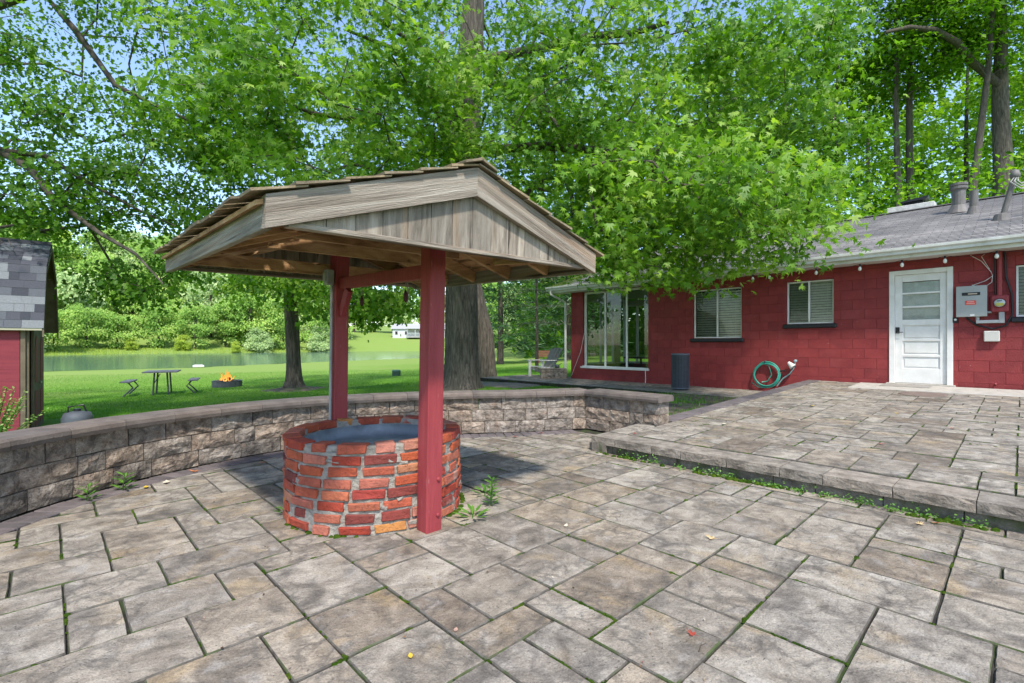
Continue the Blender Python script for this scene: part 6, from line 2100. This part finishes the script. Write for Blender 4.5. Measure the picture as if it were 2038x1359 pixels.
x = rt.uniform(5.5, 10.0, n); y_ = rt.uniform(3.3, 7.2, n)
k_ = (np.sin(x * 2.3) * np.sin(y_ * 2.9 + 1) + .5 * rt.normal(size=n) + (y_ - 4.2) * .4) > .25
x, y_ = x[k_], y_[k_]
fall = np.clip((y_ - 5.2) / 2.0, 0, 1)
setp(link('bed_grass', blades('bed_grass', x, y_, .03, .1, .007, m_grass, .04 + .02 * np.sin(x * 3 + y_ * 2) - .22 * fall)), 'patchy weeds and grass in the bed behind the seat wall', 'grass', kind='stuff')

# ------------------------------------------------------------------ moss, weeds, fallen leaves
mv, mf_, off = [], [], 0
DOME = [(0, 0, 1.0)] + [(math.cos(a * PI / 3), math.sin(a * PI / 3), .62) for a in range(6)] + [(1.35 * math.cos(a * PI / 3 + .5), 1.35 * math.sin(a * PI / 3 + .5), -.3) for a in range(6)]
DV = np.array(DOME)
DF = [(0, 1 + k, 1 + (k + 1) % 6) for k in range(6)] + [(1 + k, 7 + k, 1 + (k + 1) % 6) for k in range(6)] + [(1 + (k + 1) % 6, 7 + k, 7 + (k + 1) % 6) for k in range(6)]
DF = np.array(DF)
rgm = random.Random(15)
cents = []
for (t_, ox_, oy_, ux, uy, zf) in JOINTS:
    i0, j0, i1, j1 = t_
    for edge in (0, 1):
        if edge == 0:
            a = (ox_ + i0 * ux, oy_ + j0 * uy); b_ = (ox_ + i0 * ux, oy_ + j1 * uy)
        else:
            a = (ox_ + i0 * ux, oy_ + j0 * uy); b_ = (ox_ + i1 * ux, oy_ + j0 * uy)
        up2 = zf is not JOINTS[0][5]
        d_ = (a[0] + b_[0]) / 2 * VW[0] + (a[1] + b_[1]) / 2 * VW[1]
        if d_ < .6 or d_ > 6.5 or projsize((a[0] + b_[0]) / 2, (a[1] + b_[1]) / 2, 0, 1, 1) < 1e-3: continue
        if up2 and on_wall((a[0] + b_[0]) / 2, (a[1] + b_[1]) / 2): continue
        cov = rgm.random()
        cov = (0.9 if cov > .88 else .6 if cov > .66 else .35 if cov > .3 else .1) * (.5 if up2 else 1)
        heavy = cov > .8
        L_ = math.hypot(b_[0] - a[0], b_[1] - a[1])
        s_ = 0; run = rgm.random() < .5
        while s_ < L_:
            if rgm.random() < .16: run = rgm.random() < cov
            if run:
                r_ = rgm.uniform(.0028, .006) * (1.4 if heavy else 1) * (1 + .9 * (rgm.random() < .06))
                u = s_ / L_
                x_, yy = a[0] + (b_[0] - a[0]) * u + rgm.uniform(-.004, .004), a[1] + (b_[1] - a[1]) * u + rgm.uniform(-.004, .004)
                if math.hypot(x_ - WELL.x, yy - WELL.y) > .61:
                    cents.append((x_, yy, zf(x_, yy) - .004, r_, r_ * rgm.uniform(.6, 1.1)))
                s_ += r_ * rgm.uniform(.6, 1.6)
            else:
                s_ += .012
for q in range(170):   # round the well foot
    a = rgm.uniform(0, 2 * PI)
    if math.sin(3 * a + 1) + rgm.uniform(-.8, .8) > .1:
        r_ = rgm.uniform(.01, .02)
        cents.append((WELL.x + .605 * math.sin(a) + rgm.uniform(0, .03), WELL.y + .605 * math.cos(a), 0, r_, r_ * .7))
for q in range(220):   # under the step
    y_ = rgm.uniform(-.5, 3.1)
    if math.sin(y_ * 5) + rgm.uniform(-1, 1) > 0:
        r_ = rgm.uniform(.01, .022)
        cents.append((X0 - rgm.uniform(-.0, .05), y_, 0, r_, r_ * rgm.uniform(.6, 1.6)))
Cn = np.array(cents)
n = len(Cn)
rotm = rt.uniform(0, 6.28, n)
cs, sn = np.cos(rotm), np.sin(rotm)
vx = (DV[None, :, 0] * cs[:, None] - DV[None, :, 1] * sn[:, None]) * Cn[:, 3:4] * rt.uniform(.7, 1.3, (n, len(DV)))
vy = (DV[None, :, 0] * sn[:, None] + DV[None, :, 1] * cs[:, None]) * Cn[:, 3:4] * rt.uniform(.7, 1.3, (n, len(DV)))
vz = DV[None, :, 2] * Cn[:, 4:5] * rt.uniform(.8, 1.2, (n, len(DV)))
v = np.stack([vx + Cn[:, 0:1], vy + Cn[:, 1:2], vz + Cn[:, 2:3]], 2).reshape(-1, 3)
f = (DF[None] + (np.arange(n) * len(DV))[:, None, None]).ravel()
setp(link('moss', poly_mesh('moss', v, f, 3, m_moss, smooth=True)), 'bright green moss growing in the joints of the paving', 'moss', kind='stuff')

# low weeds along the foot of the step
n = 750
cy = rt.uniform(-.6, 2.9, 30); wgt = rt.uniform(.3, 1, 30)
idx = rt.integers(0, 30, n)
pos = np.stack([X0 - np.abs(rt.normal(size=n)) * .035 + .005, cy[idx] + rt.normal(size=n) * .05 * wgt[idx], np.abs(rt.normal(size=n)) * .03 * wgt[idx] + .01], 1)
me = leaves_mesh('step_weeds', pos, rt.normal(size=pos.shape) * .5 + np.array([-.3, -.2, 1]), rt.uniform(.008, .02, n), m_weed, SIMP_V, SIMP_F, rt.random(n), rt)
setp(link('step_weeds', me), 'clover-like weeds growing along the foot of the paved step', 'weeds', kind='stuff')


def weed(name, label, x, y_, h_, nl, ls, m_=m_weed, spread=1.0, cat='plant'):
    t = thing(name, label, cat, (x, y_, 0))
    m = MB(); m.tube([(x, y_, 0), (x + .005, y_, h_ * .5), (x + .012, y_ - .004, h_)], [.004, .0035, .002], 5); m.build('stem', m_, t, org=(x, y_, 0))
    k = np.arange(nl)
    a = k * 2.4
    zz = .02 + (h_ - .01) * (k / nl)
    R_ = ls * (1.0 - .25 * k / nl)
    pos = np.stack([x + .005 + np.cos(a) * R_ * .55 * spread, y_ + np.sin(a) * R_ * .55 * spread, zz], 1)
    dirv = np.stack([np.cos(a), np.sin(a), np.full(nl, .25)], 1)
    nrm = np.stack([-np.cos(a) * .4, -np.sin(a) * .4, np.ones(nl)], 1)
    V_ = np.array([(0, -.55, 0), (.15, -.1, .02), (.1, .3, 0), (0, .6, -.06), (-.1, .3, 0), (-.15, -.1, .02)])
    F_ = np.array([(0, 1, 2), (0, 2, 3), (0, 3, 4), (0, 4, 5)])
    me = leaves_mesh('leaves', pos - np.array([x, y_, 0]), nrm, R_ * 1.0, m_, V_, F_, rt.random(nl), rt, ydir=dirv)
    link('leaves', me, t, (x, y_, 0))
    return t


weed('tall_weed', 'tall upright green weed in the paving right of the well', 2.27, 2.6, .2, 34, .07)
weed('broad_weed', 'low broad-leaved weed just behind the tall one by the well', 2.4, 2.82, .05, 12, .09, spread=1.4)
weed('small_weed', 'small green weed at the left foot of the well', 1.14, 3.42, .06, 14, .06, spread=1.3)
weed('wall_weed', 'small weed sprouting at the foot of the seat wall near the shed', .2, 4.72, .12, 14, .08)
weed('wall_weed', 'grassy weed at the seat wall foot left of the yellow leaf', .42, 4.86, .14, 16, .09)
weed('post_weed', 'thin grassy weed on the paving right of the front post', 2.02, 2.5, .05, 12, .1, spread=1.5)

# pale shrub at the left edge, in front of the shed
q = at_cam(-20, 835, 4.6)
t = thing('pale_shrub', 'pale green leafy shrub poking over the wall before the shed', 'shrub', (q[0], q[1], gz(q[0], q[1])))
P0 = np.array((q[0], q[1], gz(q[0], q[1])))
pos, dirs = [], []
m = MB()
for k in range(16):
    a = rgm.uniform(-1.2, .9); el = rgm.uniform(.25, 1.2)
    d_ = np.array([RT[0] * math.cos(a) - VW[0] * math.sin(a) * .3, RT[1] * math.cos(a) - VW[1] * math.sin(a) * .3, 0]) * math.cos(el) * rgm.uniform(.3, .6)
    e = P0 + d_ + np.array([0, 0, .55 + .4 * math.sin(el) * rgm.uniform(.3, 1)])
    mid_ = (P0 + e) / 2 + np.array([0, 0, .12])
    m.tube([tuple(P0), tuple(mid_), tuple(e)], [.008, .006, .003], 5)
    for u in np.linspace(.35, 1.0, 13):
        p = (1 - u) ** 2 * P0 + 2 * u * (1 - u) * mid_ + u * u * e
        for sg in (-1, 1):
            pos.append(p + np.array([rgm.uniform(-.02, .02), rgm.uniform(-.02, .02), rgm.uniform(-.01, .02)]))
m.build('stems', m_weed, t, org=tuple(P0))
pos = np.array(pos)
link('leaves', leaves_mesh('leaves', pos - P0, rt.normal(size=pos.shape) * .5 + np.array([0, 0, 1]), rt.uniform(.018, .03, len(pos)), m_shrubleaf, SIMP_V, SIMP_F, rt.random(len(pos)), rt), t, tuple(P0))

fall_cols = {'tan': (.5, .36, .18), 'red': (.3, .05, .03), 'yellow': (.6, .4, .04), 'pink': (.42, .26, .2), 'pale': (.55, .48, .36), 'orange': (.4, .15, .06)}
fm_ = {k: mat('fallen_' + k, [(.3, tuple(c * .75 for c in v)), (.7, v)], scale=30, rough=.8) for k, v in fall_cols.items()}
FALL = [('tan', 2.82, 1.256, 0, .05, 1, 'curled tan star leaf with a stem lying on the lower paving'),
        ('red', 1.836, .893, 0, .032, 1, 'small red star leaf on the paving at the lower right'),
        ('yellow', .961, 1.549, 0, .022, 0, 'small yellow leaf on the paving in front of the well'),
        ('pink', 1.179, 1.565, 0, .022, 0, 'pinkish curled leaf on a paving joint right of the yellow one'),
        ('orange', .95, 5.1, 0, .06, 1, 'orange brown leaf on the dark border under the seat wall'),
        ('pale', .70, 4.86, 0, .06, 0, 'pale curled leaf by the border paving left of the well'),
        ('yellow', .56, 4.82, 0, .045, 0, 'yellow leaf at the foot of the seat wall'),
        ('orange', 1.5, 5.05, 0, .05, 1, 'rusty leaf on the border paving just left of the well'),
        ('tan', 4.0, .451, 0, .04, 1, 'tan leaf on the paving below the step at the right'),
        ('orange', 4.1, .39, 0, .04, 1, 'rusty leaf tucked under the step edge at the right'),
        ('red', 4.15, 4.3, 0, .06, 1, 'dark red leaf on the far paving behind the well'),
        ('red', 4.55, 4.25, 0, .06, 1, 'red leaf by the corner of the seat wall'),
        ('yellow', 7.8, 2.05, 1, .075, 0, 'large yellow leaf in the middle of the raised patio'),
        ('orange', 8.65, 1.31, 1, .055, 1, 'reddish leaf on the raised patio towards the door'),
        ('pink', 7.0, .52, 1, .05, 1, 'pinkish leaf on the raised patio at the right'),
        ('pale', 5.74, 2.42, 1, .06, 0, 'pale leaf on the raised patio near the wall end'),
        ('red', 5.67, .91, 1, .05, 1, 'dark red curled leaf on the raised patio above the step'),
        ('yellow', 7.8, 1.1, 1, .05, 0, 'yellow leaf beside a joint on the raised patio'),
        ('red', 4.6, 2.9, 1, .04, 1, 'dark red leaf on the corner of the paved step'),
        ('pale', 2.35, 1.98, 0, .032, 0, 'tiny white petal-like leaf on the lower paving')]
for (ck, x, y_, upq, sz, star, lab) in FALL:
    m = MB()
    src = STAR_V if star else np.array([(0, -.7, 0), (.35, -.2, .05), (.38, .25, .1), (0, .8, .12), (-.38, .25, .12), (-.35, -.2, .06)])
    rz_ = rgm.uniform(0, 6.28)
    for p in src:
        r2 = p[0] ** 2 + p[1] ** 2
        px_, py_ = p[0] * math.cos(rz_) - p[1] * math.sin(rz_), p[0] * math.sin(rz_) + p[1] * math.cos(rz_)
        m.v.append((px_ * sz, py_ * sz, sz * (.12 + .45 * r2 * rgm.uniform(.2, 1.0))))
    nn_ = len(src)
    m.f += [tuple(f_) for f_ in STAR_F] if star else [(0, 1, 5), (1, 2, 4), (1, 4, 5), (2, 3, 4)]
    k0 = len(m.v)
    m.tube([(0, 0, sz * .12), (-.7 * sz * math.sin(rz_ + PI), .7 * sz * math.cos(rz_ + PI), sz * .3)], [sz * .03, sz * .02], 4)
    z_ = (zup(x) if upq else 0) + .002
    setp(link('fallen_leaf', m.mesh('fallen_leaf', fm_[ck]), None, (x, y_, z_)), lab, 'leaf', 'fallen leaves on the paving')


# tiny litter: leaf crumbs, seeds and twig bits on the paving
n = 420
x = np.concatenate([rt.uniform(.4, 4.2, 170), rt.uniform(4.4, 11.5, 110), rt.uniform(3.4, 5.0, 90), rt.uniform(.2, 2.6, 50)])
y_ = np.concatenate([rt.uniform(.3, 4.6, 170), rt.uniform(0, 3.1, 110), rt.uniform(3.4, 4.5, 90), rt.uniform(4.7, 5.25, 50)])
keep = np.array([(b_ < 3.15 and a > 4.3) or (inside_wall(a, b_, .06) and math.hypot(a - WELL.x, b_ - WELL.y) > .66 and not (a > 4.2 and b_ < 3.25)) for a, b_ in zip(x, y_)])
x, y_ = x[keep], y_[keep]
z = np.where((x > 4.25) & (y_ < 3.2), zup(x) + .006, .008)
sz = rt.uniform(.004, .013, len(x)) * np.where(x > 5, 1.6, 1.0)
m_crumb = leaf_mat('litter_crumb', [(0, (.03, .02, .015)), (.45, (.12, .06, .03)), (.7, (.3, .2, .1)), (.85, (.5, .45, .36)), (1, (.2, .04, .03))], trans=.05, rough=.9)
me = leaves_mesh('leaf_litter', np.stack([x, y_, z], 1), rt.normal(size=(len(x), 3)) * .3 + np.array([0, 0, 1]), sz, m_crumb, SIMP_V * np.array([.8, 1, 2.0]), SIMP_F, rt.random(len(x)), rt)
setp(link('leaf_litter', me), 'tiny crumbs of leaf and twig scattered over the paving', 'litter', kind='stuff')
t = thing('fallen_twig', 'thin dark twig lying on the paving below the red leaf', 'twig', (1.78, .84, 0))
m = MB(); m.tube([(1.75, .83, .006), (1.79, .84, .008), (1.82, .835, .006)], [.0025, .002, .001], 5); m.build('stem', m_bark2, t)
